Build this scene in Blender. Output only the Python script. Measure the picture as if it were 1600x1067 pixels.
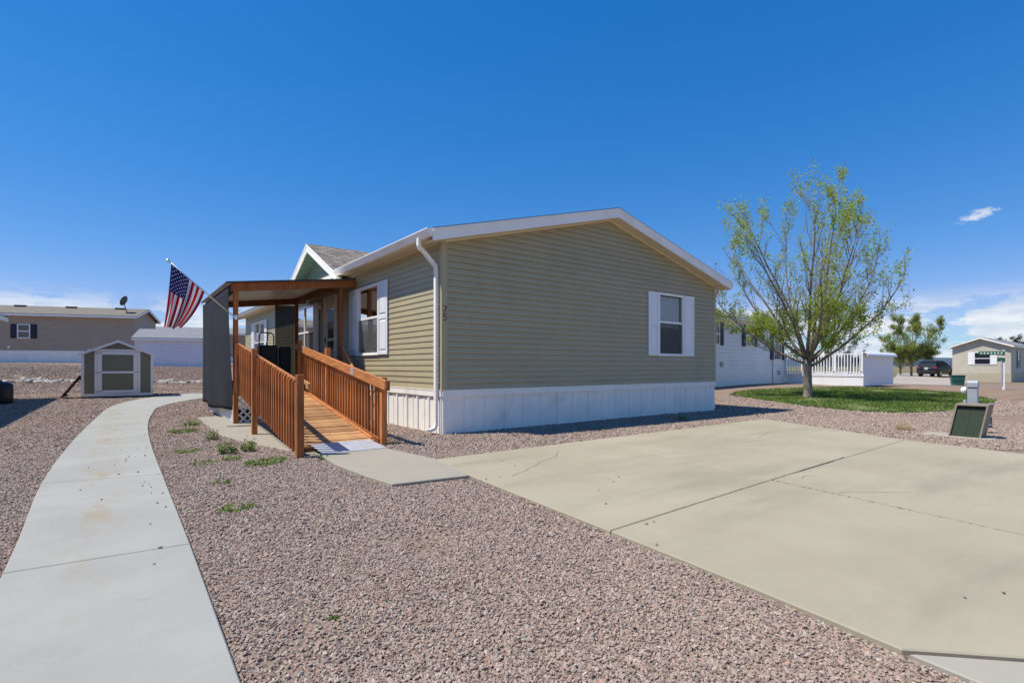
import bpy, bmesh, math, random
import numpy as np
from mathutils import Vector, Matrix, noise as mnoise

for o in list(bpy.data.objects):
    bpy.data.objects.remove(o, do_unlink=True)
random.seed(7)
R = math.radians
scene = bpy.context.scene
COL = scene.collection

# ------------------------------------------------------------------ camera
F, HY, TH, CH = 803.15, 572.3, R(37.148), 1.2        # focal (px of 1600), horizon row, yaw, eye height
cam_d = bpy.data.cameras.new('camera')
cam = bpy.data.objects.new('camera', cam_d)
COL.objects.link(cam)
cam.location = (0, 0, CH)
cam.rotation_euler = (R(90), 0, -TH)
cam_d.sensor_width = 36
cam_d.lens = F / 1600 * 36
cam_d.shift_y = (HY - 533.5) / 1600
cam_d.clip_start = 0.05
cam_d.clip_end = 60000
scene.camera = cam

# ------------------------------------------------------------------ light
SUN = Vector((-.50, .24, 1)).normalized()
sun_el = math.asin(SUN.z)
sun_az = math.atan2(SUN.x, SUN.y)
sl = bpy.data.lights.new('sun', 'SUN')
sl.energy = 4.8
sl.angle = R(.53)
sl.color = (1, .935, .825)
so = bpy.data.objects.new('sun', sl)
COL.objects.link(so)
so.location = (-6, 3, 14)
so.rotation_euler = (-SUN).to_track_quat('-Z', 'Y').to_euler()

world = bpy.data.worlds.new('World')
scene.world = world
world.use_nodes = True
nt = world.node_tree
nt.nodes.clear()


class NT:
    """small node helper"""
    def __init__(s, t): s.t = t
    def n(s, typ, **kw):
        nd = s.t.nodes.new(typ)
        for k, v in kw.items():
            if k == 'i':
                for a, b in v.items(): nd.inputs[a].default_value = b
            else: setattr(nd, k, v)
        return nd
    def l(s, a, b): s.t.links.new(a, b)
    def math(s, op, a, b=None, clamp=False):
        m = s.n('ShaderNodeMath', operation=op, use_clamp=clamp)
        for k, v in ((0, a), (1, b)):
            if v is None: continue
            if isinstance(v, (int, float)): m.inputs[k].default_value = v
            else: s.l(v, m.inputs[k])
        return m.outputs[0]
    def smooth(s, v, a, b):
        m = s.n('ShaderNodeMapRange', interpolation_type='SMOOTHSTEP')
        m.inputs[1].default_value = a; m.inputs[2].default_value = b
        s.l(v, m.inputs[0])
        return m.outputs[0]
    def mix(s, f, a, b, bt='MIX'):
        m = s.n('ShaderNodeMix', data_type='RGBA', blend_type=bt)
        for k, v in ((0, f), (6, a), (7, b)):
            if isinstance(v, (int, float)): m.inputs[k].default_value = v
            elif isinstance(v, tuple): m.inputs[k].default_value = v + (1,) if len(v) == 3 else v
            else: s.l(v, m.inputs[k])
        return m.outputs[2]
    def noise(s, vec, scale, detail=4, rough=.55):
        m = s.n('ShaderNodeTexNoise', i={'Scale': scale, 'Detail': detail, 'Roughness': rough})
        if vec is not None: s.l(vec, m.inputs['Vector'])
        return m.outputs[0]
    def mapping(s, vec, scale=(1, 1, 1), loc=(0, 0, 0)):
        m = s.n('ShaderNodeMapping')
        m.inputs['Scale'].default_value = scale; m.inputs['Location'].default_value = loc
        s.l(vec, m.inputs[0])
        return m.outputs[0]


W = NT(nt)
sky = W.n('ShaderNodeTexSky', sky_type='NISHITA', sun_disc=False, sun_elevation=sun_el,
          sun_rotation=sun_az % (2 * math.pi), altitude=0, air_density=1.0, dust_density=0, ozone_density=6.0)
tc = W.n('ShaderNodeTexCoord')
hs = W.n('ShaderNodeHueSaturation', i={'Saturation': 1.3, 'Value': 1.0})
W.l(sky.outputs[0], hs.inputs['Color'])
# flatter gradient towards the horizon, as the photograph was developed
sc_ = W.n('ShaderNodeSeparateColor'); W.l(hs.outputs[0], sc_.inputs[0])
cc_ = W.n('ShaderNodeCombineColor')
for k_, (g_, s_) in enumerate(((.96, 1.0), (.72, 1.117), (.60, 1.847))):
    ch_ = W.math('MULTIPLY', W.math('POWER', W.math('MAXIMUM', sc_.outputs[k_], .001), g_), s_)
    if k_ == 0: red_ = ch_
    else: W.l(ch_, cc_.inputs[k_])
    if k_ == 1: W.l(W.math('MINIMUM', red_, W.math('MULTIPLY', ch_, .64)), cc_.inputs[0])
dirv = tc.outputs['Generated']
sep = W.n('ShaderNodeSeparateXYZ'); W.l(dirv, sep.inputs[0])
# low bank of cumulus all round the horizon
mv = W.mapping(dirv, (3.0, 3.0, 8.5), (3.1, 1.7, .3))
c1 = W.noise(mv, 3.4, 9, .62)
band = W.math('MULTIPLY', W.smooth(sep.outputs[2], .125, .07), W.smooth(sep.outputs[2], -.03, .02))
m1 = W.math('MULTIPLY', W.smooth(c1, .43, .53), band)
# one small fair-weather cloud
cd = Vector((.960, .179, .2137)).normalized()
ct = Vector((.183, -.983, 0)).normalized()
cu = ct.cross(cd).normalized()
if cu.z < 0: cu = -cu
ct = (ct + .28 * cu).normalized()
cu = (cu - ct * cu.dot(ct)).normalized()
def dot(vec, d):
    m = W.n('ShaderNodeVectorMath', operation='DOT_PRODUCT'); W.l(vec, m.inputs[0]); m.inputs[1].default_value = d
    return m.outputs['Value']
a = W.math('DIVIDE', dot(dirv, ct), .0235)
b = W.math('DIVIDE', dot(dirv, cu), .0085)
b = W.math('SUBTRACT', b, (cd.dot(cu)) / .0085)
a = W.math('SUBTRACT', a, (cd.dot(ct)) / .0235)
fr = W.math('GREATER_THAN', dot(dirv, cd), .9)
rr = W.math('ADD', W.math('MULTIPLY', a, a), W.math('MULTIPLY', b, b))
nz = W.noise(W.mapping(dirv, (1, 1, 2.0)), 75, 5, .62)
m2 = W.math('MULTIPLY', W.smooth(W.math('ADD', rr, W.math('MULTIPLY', W.math('SUBTRACT', nz, .5), 4.2)), 1.15, -.3), fr)
m2 = W.math('MULTIPLY', m2, .8)
tot = W.math('MAXIMUM', W.math('MULTIPLY', m1, .92), m2)
shade = W.noise(W.mapping(dirv, (5, 5, 30)), 3, 4)
ccol = W.mix(W.smooth(shade, .35, .65), (4.2, 4.8, 5.6), (6.0, 6.2, 6.5))
skyc = W.mix(tot, cc_.outputs[0], ccol)
bg = W.n('ShaderNodeBackground', i={'Strength': .12}); W.l(skyc, bg.inputs[0])
wo = W.n('ShaderNodeOutputWorld'); W.l(bg.outputs[0], wo.inputs[0])

scene.view_settings.view_transform = 'Standard'
scene.view_settings.look = 'None'
scene.view_settings.gamma = 1
scene.view_settings.exposure = 0.3
scene.view_settings.use_curve_mapping = False
scene.render.engine = 'CYCLES'
scene.cycles.max_bounces = 6
scene.cycles.transparent_max_bounces = 12

# ------------------------------------------------------------------ pixel -> place
sT, cT = math.sin(TH), math.cos(TH)
def sst(a, b, x):
    t = min(1, max(0, (x - a) / (b - a))); return t * t * (3 - 2 * t)
def hgt(x, y):
    z = 1.22 * sst(27, 37.5, y) * (1 - sst(9, 17, x)) + .25 * sst(37, 46, y) * (1 - sst(9, 17, x))
    z += .27 * math.exp(-((x - 29) / 9) ** 2 - ((y - 15.5) / 6.5) ** 2)
    z -= .05 * sst(11, 15, x) * (1 - sst(16, 20, x)) * (1 - sst(9, 12, y))
    z += (-.27 * (1 - sst(13.5, 17, y)) + .10 * sst(13.5, 17, y) * (1 - sst(30, 40, y))) * sst(38, 56, x)
    return z
def atd(u, v, d):
    lat = (u - 800) * d / F
    return Vector((cT * lat + sT * d, -sT * lat + cT * d, CH - (v - HY) * d / F))
def gnd(u, v, off=0.):
    d = 1.0
    while d < 400:
        p = atd(u, v, d)
        if p.z < hgt(p.x, p.y) + off: break
        d += .05 + d * .002
    p = atd(u, v, d); p.z = hgt(p.x, p.y) + off
    return p
def onX(u, X, v=HY):
    k = (u - 800) / F; return atd(u, v, X / (cT * k + sT))
def onY(u, Y, v=HY):
    k = (u - 800) / F; return atd(u, v, Y / (-sT * k + cT))

# ------------------------------------------------------------------ materials
MATS = {}
def newmat(name):
    m = bpy.data.materials.new(name); m.use_nodes = True
    t = m.node_tree; t.nodes.clear(); h = NT(t)
    out = h.n('ShaderNodeOutputMaterial'); bs = h.n('ShaderNodeBsdfPrincipled')
    h.l(bs.outputs[0], out.inputs[0])
    MATS[name] = m
    return m, h, bs, out
def lin(c):
    return tuple(((x / 255 + .055) / 1.055) ** 2.4 if x > 10 else x / 255 / 12.92 for x in c)
def mat(name, col, rough=.6, var=.12, scale=3., stretch=(1, 1, 1), bump=0., bscale=40., metal=0., spec=.4, rnd=0., dirt=None, dirts=1.2):
    m, h, bs, out = newmat(name)
    tcn = h.n('ShaderNodeTexCoord').outputs['Object']
    v = h.mapping(tcn, stretch)
    f = h.smooth(h.noise(v, scale, 6, .6), .25, .75)
    lo = tuple(x * (1 - var) for x in col); hi = tuple(min(1, x * (1 + var)) for x in col)
    c = h.mix(f, lo, hi)
    if dirt:
        g = h.smooth(h.noise(tcn, dirts, 5, .65), .52, .75)
        c = h.mix(h.math('MULTIPLY', g, dirt[3]), c, dirt[:3])
    if rnd:
        r = h.n('ShaderNodeObjectInfo').outputs['Random']
        k = h.math('ADD', h.math('MULTIPLY', r, 2 * rnd), 1 - rnd)
        c = h.mix(1., c, h.n('ShaderNodeCombineColor').outputs[0], 'MULTIPLY')
        cc = [n for n in h.t.nodes if n.bl_idname == 'ShaderNodeCombineColor'][-1]
        for i in range(3): h.l(k, cc.inputs[i])
    h.l(c, bs.inputs['Base Color'])
    bs.inputs['Roughness'].default_value = rough
    bs.inputs['Metallic'].default_value = metal
    bs.inputs['Specular IOR Level'].default_value = spec
    if bump:
        bn = h.n('ShaderNodeBump', i={'Strength': bump, 'Distance': .01})
        h.l(h.noise(v, bscale, 4), bn.inputs['Height']); h.l(bn.outputs[0], bs.inputs['Normal'])
    return m

mat('siding', (.405, .352, .215), .45, .05, 1.2, (1, 1, 1), .06, 30, spec=.35, dirt=(.33, .285, .18, .5), dirts=.8)
mat('siding_green', (.14, .22, .165), .5, .05, 1.2)
mat('white_trim', (.86, .83, .77), .4, .04, 2, dirt=(.5, .48, .45, .3))
mat('white_skirt', (.86, .83, .76), .45, .05, 2, bump=.15, bscale=3, dirt=(.45, .42, .38, .3))
mat('soffit', (.70, .61, .44), .55, .06, 2)
mat('cream_trim', (.72, .62, .42), .5, .05, 2)
mat('cream_door', (.78, .72, .6), .5, .05, 2)
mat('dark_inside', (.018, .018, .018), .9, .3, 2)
mat('blind', (.80, .82, .82), .7, .05, 2)
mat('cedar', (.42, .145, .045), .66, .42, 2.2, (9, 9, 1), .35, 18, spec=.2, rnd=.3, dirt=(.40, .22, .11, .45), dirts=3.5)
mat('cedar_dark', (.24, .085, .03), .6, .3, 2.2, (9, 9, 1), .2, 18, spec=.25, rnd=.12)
mat('plank', (.37, .205, .092), .68, .38, 1.6, (1.2, 14, 14), .35, 12, spec=.2, rnd=.3, dirt=(.30, .085, .03, .75), dirts=2.0)
mat('rail_wood', (.46, .175, .06), .6, .3, 2.2, (9, 1.2, 9), .25, 14, spec=.25, rnd=.1, dirt=(.45, .25, .12, .5), dirts=3)
mat('pale_wood', (.5, .27, .11), .6, .25, 2.2, (9, 1.2, 9), .2, 14, spec=.25)
mat('galv', (.50, .53, .57), .45, .15, 14, metal=.35, spec=.5)
mat('alu', (.75, .76, .78), .3, .05, 6, metal=.9)
mat('porch_panel', (.78, .75, .68), .35, .12, 1.5, (1, 3, 1), spec=.5)
mat('roof_edge', (.07, .06, .055), .7, .1, 4)
mat('concrete_slab', (.31, .28, .225), .85, .07, 1.2, bump=.1, bscale=120, dirt=(.25, .23, .19, .5))
mat('concrete_apron', (.335, .31, .255), .85, .06, 1.2, bump=.12, bscale=120)
mat('joint', (.085, .078, .06), .95, .3, 8)
mat('black_plastic', (.012, .012, .014), .45, .2, 3)
mat('black_rubber', (.015, .015, .015), .8, .2, 3)
mat('white_vinyl', (.78, .79, .80), .4, .03, 2)
mat('white_paint', (.74, .74, .76), .5, .04, 2, dirt=(.5, .48, .44, .25))
mat('grey_taupe', (.205, .19, .17), .6, .05, 1.2, bump=.2, bscale=4)
mat('navy', (.012, .012, .03), .5, .1, 2)
mat('shed_olive', (.19, .175, .11), .6, .07, 2)
mat('shed_trim', (.80, .74, .70), .5, .05, 2)
mat('green_box', (.040, .058, .034), .5, .1, 4, spec=.4)
mat('tan_metal', (.27, .22, .165), .55, .12, 4)
mat('grey_metal', (.34, .37, .40), .45, .08, 5, spec=.5)
mat('grey_blue', (.10, .13, .15), .5, .1, 4)
mat('teal_bin', (.010, .07, .055), .5, .1, 4)
mat('sign_green', (.01, .10, .06), .4, .1, 4)
mat('beige_house', (.40, .36, .29), .55, .05, 1.5)
mat('beige_skirt', (.42, .365, .27), .55, .05, 1.5)
mat('white_siding', (.82, .79, .75), .5, .04, 1.5)
mat('bark', (.23, .19, .16), .9, .45, 5, (3, 3, 1), .9, 9, spec=.1)
mat('twig', (.24, .19, .155), .85, .25, 5, spec=.1)
mat('rock_pale', (.42, .38, .34), .9, .25, 4, bump=.5, bscale=12, rnd=.2)
mat('earth', (.245, .165, .11), .95, .25, 1.5, bump=.5, bscale=25)
mat('road', (.36, .32, .265), .9, .08, .6, bump=.1, bscale=50)
mat('edging', (.02, .02, .02), .7, .2, 3)
mat('car_paint', (.006, .008, .014), .22, .1, 2, spec=.6)
mat('car_glass', (.01, .012, .014), .05, .1, 2, spec=.8)
mat('tail_red', (.32, .008, .01), .25, .1, 2, spec=.6)
mat('hill', (.055, .085, .12), .95, .2, .002)  # bluish base carries the haze of distance as colour
mat('dry_grass', (.40, .30, .16), .9, .25, 8)
mat('weathered_board', (.055, .048, .035), .9, .3, 3, (6, 6, 1))
mat('dish', (.10, .10, .11), .5, .1, 3)
mat('red_plastic', (.4, .02, .015), .4, .1, 3)
mat('flag_red', (.42, .012, .022), .75, .06, 4)
mat('flag_white', (.76, .74, .72), .75, .03, 4)
mat('flag_blue', (.018, .018, .11), .75, .08, 4)

def cloth_mat(name, col, rough=.8, transl=.25, holes=0.):
    m, h, bs, out = newmat(name)
    bs.inputs['Base Color'].default_value = col + (1,); bs.inputs['Roughness'].default_value = rough
    bs.inputs['Specular IOR Level'].default_value = .15
    tr = h.n('ShaderNodeBsdfTranslucent'); tr.inputs[0].default_value = col + (1,)
    mx = h.n('ShaderNodeMixShader'); mx.inputs[0].default_value = transl
    h.l(bs.outputs[0], mx.inputs[1]); h.l(tr.outputs[0], mx.inputs[2])
    o = mx.outputs[0]
    if holes:
        tp = h.n('ShaderNodeBsdfTransparent'); m2 = h.n('ShaderNodeMixShader'); m2.inputs[0].default_value = holes
        h.l(o, m2.inputs[1]); h.l(tp.outputs[0], m2.inputs[2]); o = m2.outputs[0]
    h.l(o, out.inputs[0])
    return m
cloth_mat('shade_cloth', (.042, .046, .055), .9, .2, .08)
cloth_mat('thin_cloth', (.03, .034, .03), .9, .2, .3)
cloth_mat('screen', (.13, .135, .14), .9, .1, .45)
for nm in ('flag_red', 'flag_white', 'flag_blue'):
    h = NT(MATS[nm].node_tree); N = h.t.nodes
    bs = [n for n in N if n.bl_idname == 'ShaderNodeBsdfPrincipled'][0]; out = [n for n in N if n.bl_idname == 'ShaderNodeOutputMaterial'][0]
    bs.inputs['Specular IOR Level'].default_value = .15
    tr = h.n('ShaderNodeBsdfTranslucent'); h.l(bs.inputs['Base Color'].links[0].from_socket, tr.inputs[0])
    mx = h.n('ShaderNodeMixShader'); mx.inputs[0].default_value = .3
    h.l(bs.outputs[0], mx.inputs[1]); h.l(tr.outputs[0], mx.inputs[2]); h.l(mx.outputs[0], out.inputs[0])

def glass_mat():
    m, h, bs, out = newmat('glass')
    h.t.nodes.remove(bs)
    fr = h.n('ShaderNodeFresnel', i={'IOR': 1.48})
    gl = h.n('ShaderNodeBsdfGlossy'); gl.inputs['Roughness'].default_value = .02
    tp = h.n('ShaderNodeBsdfTransparent'); tp.inputs[0].default_value = (.84, .88, .88, 1)
    mx = h.n('ShaderNodeMixShader'); h.l(fr.outputs[0], mx.inputs[0]); h.l(tp.outputs[0], mx.inputs[1]); h.l(gl.outputs[0], mx.inputs[2])
    tcn = h.n('ShaderNodeTexCoord').outputs['Object']
    bn = h.n('ShaderNodeBump', i={'Strength': .04, 'Distance': .02}); h.l(h.noise(tcn, 2.5, 1), bn.inputs['Height'])
    h.l(bn.outputs[0], gl.inputs['Normal'])
    h.l(mx.outputs[0], out.inputs[0])
glass_mat()

def shingle_mat(name, c1, c2, c3):
    m, h, bs, out = newmat(name)
    uv = h.n('ShaderNodeUVMap').outputs[0]
    br = h.n('ShaderNodeTexBrick', offset=.5, i={'Color1': c1 + (1,), 'Color2': c2 + (1,), 'Mortar': tuple(x * .35 for x in c1) + (1,),
             'Scale': 1., 'Mortar Size': .012, 'Bias': 0., 'Brick Width': .26, 'Row Height': .145})
    h.l(uv, br.inputs['Vector'])
    n1 = h.smooth(h.noise(h.mapping(uv, (5, 7, 1)), 1.0, 3), .4, .65)
    c = h.mix(h.math('MULTIPLY', n1, .6), br.outputs[0], c3)
    c = h.mix(.35, c, h.n('ShaderNodeTexNoise', i={'Scale': 300.}).outputs[1], 'OVERLAY')
    h.l(c, bs.inputs['Base Color']); bs.inputs['Roughness'].default_value = .95; bs.inputs['Specular IOR Level'].default_value = .1
    bn = h.n('ShaderNodeBump', i={'Strength': .7, 'Distance': .01}); h.l(br.outputs[1], bn.inputs['Height']); bn.invert = True
    h.l(bn.outputs[0], bs.inputs['Normal'])
shingle_mat('shingle', (.14, .125, .11), (.34, .31, .27), (.20, .165, .135))
shingle_mat('shingle_pale', (.22, .20, .165), (.27, .25, .205), (.2, .18, .15))
shingle_mat('shingle_grey', (.25, .26, .27), (.31, .32, .33), (.22, .23, .25))

def lap_mat(name, base, pitch):
    """small lap siding for far walls (laps too small to tell apart)"""
    m, h, bs, out = newmat(name)
    o = h.n('ShaderNodeTexCoord').outputs['Object']
    s = h.n('ShaderNodeSeparateXYZ'); h.l(o, s.inputs[0])
    fz = h.math('FRACT', h.math('DIVIDE', s.outputs[2], pitch))
    f = h.smooth(h.noise(o, 1.1, 5), .3, .7)
    c = h.mix(f, tuple(x * .95 for x in base), tuple(x * 1.04 for x in base))
    h.l(c, bs.inputs['Base Color']); bs.inputs['Roughness'].default_value = .5; bs.inputs['Specular IOR Level'].default_value = .3
    bn = h.n('ShaderNodeBump', i={'Strength': .9, 'Distance': .02}); bn.invert = True; h.l(fz, bn.inputs['Height'])
    h.l(bn.outputs[0], bs.inputs['Normal'])
lap_mat('lap_white', (.84, .81, .76), .2)
lap_mat('lap_beige', (.45, .41, .33), .2)
lap_mat('lap_taupe', (.39, .30, .215), .2)
lap_mat('lap_khaki', (.385, .335, .205), .1105)
lap_mat('lap_shed', (.78, .73, .74), .2)

GR = [(0, (0.12, 0.085, 0.07)), (0.1, (0.25, 0.185, 0.15)), (0.25, (0.345, 0.265, 0.21)), (0.42, (0.42, 0.32, 0.25)), (0.54, (0.32, 0.27, 0.23)), (0.68, (0.43, 0.255, 0.19)), (0.8, (0.37, 0.315, 0.265)), (0.95, (0.47, 0.385, 0.31)), (1, (0.57, 0.48, 0.4))]
def ramp(h, fac, stops=GR):
    cr = h.n('ShaderNodeValToRGB'); e = cr.color_ramp.elements
    while len(e) < len(stops): e.new(.5)
    for k, (p, c) in enumerate(stops): e[k].position = p; e[k].color = c + (1,)
    h.l(fac, cr.inputs[0]); return cr.outputs[0]
def stone_mat():
    m, h, bs, out = newmat('stone')
    oi = h.n('ShaderNodeObjectInfo')
    c = ramp(h, oi.outputs['Random'])
    pos = h.n('ShaderNodeNewGeometry').outputs['Position']
    c = h.mix(h.math('MULTIPLY', h.smooth(h.noise(pos, 140, 3), .3, .7), .35), c, (.22, .18, .16))
    big = h.smooth(h.noise(pos, .7, 3), .35, .7)
    c = h.mix(h.math('MULTIPLY', big, .28), c, (.40, .31, .26))
    h.l(c, bs.inputs['Base Color']); bs.inputs['Roughness'].default_value = .88; bs.inputs['Specular IOR Level'].default_value = .25
stone_mat()
def ground_mat():
    m, h, bs, out = newmat('gravel_ground')
    pos = h.n('ShaderNodeNewGeometry').outputs['Position']
    vo = h.n('ShaderNodeTexVoronoi', i={'Scale': 38., 'Randomness': 1.}); h.l(pos, vo.inputs['Vector'])
    sp = h.n('ShaderNodeSeparateColor'); h.l(vo.outputs['Color'], sp.inputs[0])
    g = ramp(h, sp.outputs[0])
    vb = h.n('ShaderNodeTexVoronoi', i={'Scale': 11., 'Randomness': 1.}); h.l(pos, vb.inputs['Vector'])
    sp2 = h.n('ShaderNodeSeparateColor'); h.l(vb.outputs['Color'], sp2.inputs[0])
    g = h.mix(.4, g, ramp(h, sp2.outputs[1]))
    big = h.smooth(h.noise(pos, .35, 4), .35, .7)
    g = h.mix(h.math('MULTIPLY', big, .4), g, (.33, .245, .20))
    edge = h.smooth(vo.outputs['Distance'], .25, .7)
    g = h.mix(h.math('MULTIPLY', edge, .35), g, (.10, .085, .08))
    # dry plain beyond the estate
    ln = h.n('ShaderNodeVectorMath', operation='LENGTH'); h.l(pos, ln.inputs[0])
    far = h.smooth(h.math('ADD', ln.outputs['Value'], h.math('MULTIPLY', h.noise(pos, .06, 3), 14)), 62, 74)
    fld = h.mix(h.smooth(h.noise(pos, .05, 5), .35, .65), (.20, .175, .10), (.30, .245, .15))
    fld = h.mix(h.math('MULTIPLY', h.smooth(h.noise(pos, .9, 4), .45, .65), .5), fld, (.13, .14, .065))
    g = h.mix(far, g, fld)
    g = h.mix(1., g, (.84, .80, .77), 'MULTIPLY')  # overall darkening replaces the shade stones would cast on each other
    h.l(g, bs.inputs['Base Color']); bs.inputs['Roughness'].default_value = .95; bs.inputs['Specular IOR Level'].default_value = .15
    bn = h.n('ShaderNodeBump', i={'Strength': .8, 'Distance': .02}); bn.invert = True
    h.l(vo.outputs['Distance'], bn.inputs['Height']); h.l(bn.outputs[0], bs.inputs['Normal'])
ground_mat()
def leaf_mat(name, c1, c2, tr=.4):
    m, h, bs, out = newmat(name)
    pos = h.n('ShaderNodeNewGeometry')
    f = h.smooth(h.noise(pos.outputs['Position'], 6, 3), .3, .7)
    c = h.mix(f, c1, c2)
    h.l(c, bs.inputs['Base Color']); bs.inputs['Roughness'].default_value = .6; bs.inputs['Specular IOR Level'].default_value = .25
    t = h.n('ShaderNodeBsdfTranslucent'); h.l(c, t.inputs[0])
    mx = h.n('ShaderNodeMixShader'); mx.inputs[0].default_value = tr
    h.l(bs.outputs[0], mx.inputs[1]); h.l(t.outputs[0], mx.inputs[2]); h.l(mx.outputs[0], out.inputs[0])
leaf_mat('leaf', (.27, .35, .04), (.44, .52, .085), .5)
leaf_mat('leaf_far', (.20, .25, .05), (.36, .40, .10), .4)
leaf_mat('leaf_dark', (.03, .045, .025), (.06, .075, .035), .2)
leaf_mat('weed', (.12, .165, .045), (.22, .27, .085), .35)
leaf_mat('turf', (.07, .125, .02), (.19, .26, .05), .3)
leaf_mat('straw', (.38, .29, .15), (.5, .4, .22), .3)
mat('turf_soil', (.115, .15, .04), .95, .35, 3, dirt=(.36, .28, .16, .95), dirts=.55)

# ------------------------------------------------------------------ mesh building
class MB:
    def __init__(s, off=(0, 0, 0)):
        s.v = []; s.f = []; s.uv = {}; s.mi = []; s.o = off; s.cur = 0
    def add(s, vs, fs):
        n = len(s.v); s.v += [tuple(v) for v in vs]
        for f in fs: s.f.append([i + n for i in f]); s.mi.append(s.cur)
        return s
    def box(s, x0, x1, y0, y1, z0, z1):
        return s.add([(x0, y0, z0), (x1, y0, z0), (x1, y1, z0), (x0, y1, z0), (x0, y0, z1), (x1, y0, z1), (x1, y1, z1), (x0, y1, z1)],
                     [(0, 3, 2, 1), (4, 5, 6, 7), (0, 1, 5, 4), (1, 2, 6, 5), (2, 3, 7, 6), (3, 0, 4, 7)])
    def bar(s, p, q, w, h, up=(0, 0, 1)):
        p = Vector(p); q = Vector(q); d = (q - p).normalized(); u = Vector(up)
        r = d.cross(u).normalized(); u = r.cross(d).normalized()
        c = [r * a * w / 2 + u * b * h / 2 for a, b in ((-1, -1), (1, -1), (1, 1), (-1, 1))]
        return s.add([p + k for k in c] + [q + k for k in c], [(3, 2, 1, 0), (4, 5, 6, 7), (0, 1, 5, 4), (1, 2, 6, 5), (2, 3, 7, 6), (3, 0, 4, 7)])
    def prism(s, poly, axis, a, b):
        """poly: 2-D outline; axis 0/1/2 = direction of extrusion from a to b"""
        n = len(poly)
        def P(q, t):
            return (t, q[0], q[1]) if axis == 0 else (q[0], t, q[1]) if axis == 1 else (q[0], q[1], t)
        vs = [P(q, a) for q in poly] + [P(q, b) for q in poly]
        return s.add(vs, [list(range(n))[::-1], list(range(n, 2 * n))] + [(i, (i + 1) % n, n + (i + 1) % n, n + i) for i in range(n)])
    def tube(s, pts, rad, k=8, cap=True):
        pts = [Vector(p) for p in pts]; n = len(pts)
        if not isinstance(rad, (list, tuple)): rad = [rad] * n
        vs = []; ref = None
        for i, p in enumerate(pts):
            d = (pts[min(i + 1, n - 1)] - pts[max(i - 1, 0)]).normalized()
            if ref is None: ref = d.orthogonal().normalized()
            a = (ref - d * ref.dot(d)); a = a.normalized() if a.length > 1e-6 else d.orthogonal().normalized()
            ref = a; b2 = d.cross(a)
            for j in range(k):
                t = 2 * math.pi * j / k; vs.append(p + (a * math.cos(t) + b2 * math.sin(t)) * rad[i])
        fs = [(i * k + j, i * k + (j + 1) % k, (i + 1) * k + (j + 1) % k, (i + 1) * k + j) for i in range(n - 1) for j in range(k)]
        if cap: fs += [list(range(k))[::-1], [(n - 1) * k + j for j in range(k)]]
        return s.add(vs, fs)
    def quad_uv(s, pts, uvs):
        s.add(pts, [list(range(len(pts)))]); s.uv[len(s.f) - 1] = uvs; return s
    def mesh(s, name, mats, smooth=False, bevel=0., fix=True):
        me = bpy.data.meshes.new(name)
        o = s.o
        me.from_pydata([(v[0] - o[0], v[1] - o[1], v[2] - o[2]) for v in s.v], [], s.f)
        for m in (mats if isinstance(mats, (list, tuple)) else [mats]): me.materials.append(MATS[m])
        if any(s.mi): me.polygons.foreach_set('material_index', s.mi)
        if s.uv:
            ul = me.uv_layers.new(name='UVMap')
            for fi, uvs in s.uv.items():
                for li, q in zip(me.polygons[fi].loop_indices, uvs): ul.data[li].uv = q
        if fix or bevel:
            bm = bmesh.new(); bm.from_mesh(me)
            if bevel:
                bmesh.ops.bevel(bm, geom=list(bm.edges), offset=bevel, segments=1, affect='EDGES', clamp_overlap=True)
            if fix: bmesh.ops.recalc_face_normals(bm, faces=list(bm.faces))
            bm.to_mesh(me); bm.free()
        if smooth: me.polygons.foreach_set('use_smooth', [True] * len(me.polygons))
        me.update()
        return me
    def build(s, name, mats, parent=None, smooth=False, bevel=0., fix=True):
        return piece(name, s.mesh(name, mats, smooth, bevel, fix), (0, 0, 0), parent)

def piece(name, me, loc=(0, 0, 0), parent=None, rot=None):
    o = bpy.data.objects.new(name, me); COL.objects.link(o)
    o.location = loc
    if rot: o.rotation_euler = rot
    if parent: o.parent = parent
    return o
def tag(o, label=None, cat=None, group=None, kind=None):
    if label: o['label'] = label
    if cat: o['category'] = cat
    if group: o['group'] = group
    if kind: o['kind'] = kind
    return o
def root(name, label, cat, loc=(0, 0, 0), rz=0., group=None):
    e = bpy.data.objects.new(name, None); COL.objects.link(e); e.empty_display_size = .2
    e.location = loc; e.rotation_euler = (0, 0, rz)
    return tag(e, label, cat, group)
def setting(name, loc=(0, 0, 0)):
    e = bpy.data.objects.new(name, None); COL.objects.link(e); e.location = loc
    return tag(e, kind='structure')
def boxmesh(name, sx, sy, sz, m, bevel=0.):
    return MB().box(-sx / 2, sx / 2, -sy / 2, sy / 2, -sz / 2, sz / 2).mesh(name, m, bevel=bevel)

# ================================================================== the setting
def ground():
    def axis(lo, hi):
        a = [-30000, -8000, -2500, -900, -350, -160, -100]
        a += [x for x in np.arange(lo, hi + .1, 1.5)]
        a += [130, 180, 350, 900, 2500, 8000, 30000]
        return a
    xs = axis(-60, 100); ys = axis(-40, 100)
    vs = []; nx = len(xs)
    for y in ys:
        for x in xs:
            z = hgt(x, y) - .028
            vs.append((x, y, z))
    fs = [(j * nx + i, j * nx + i + 1, (j + 1) * nx + i + 1, (j + 1) * nx + i) for j in range(len(ys) - 1) for i in range(nx - 1)]
    tag(MB().add(vs, fs).build('ground', 'gravel_ground', smooth=True, fix=False), kind='structure')
ground()

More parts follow.
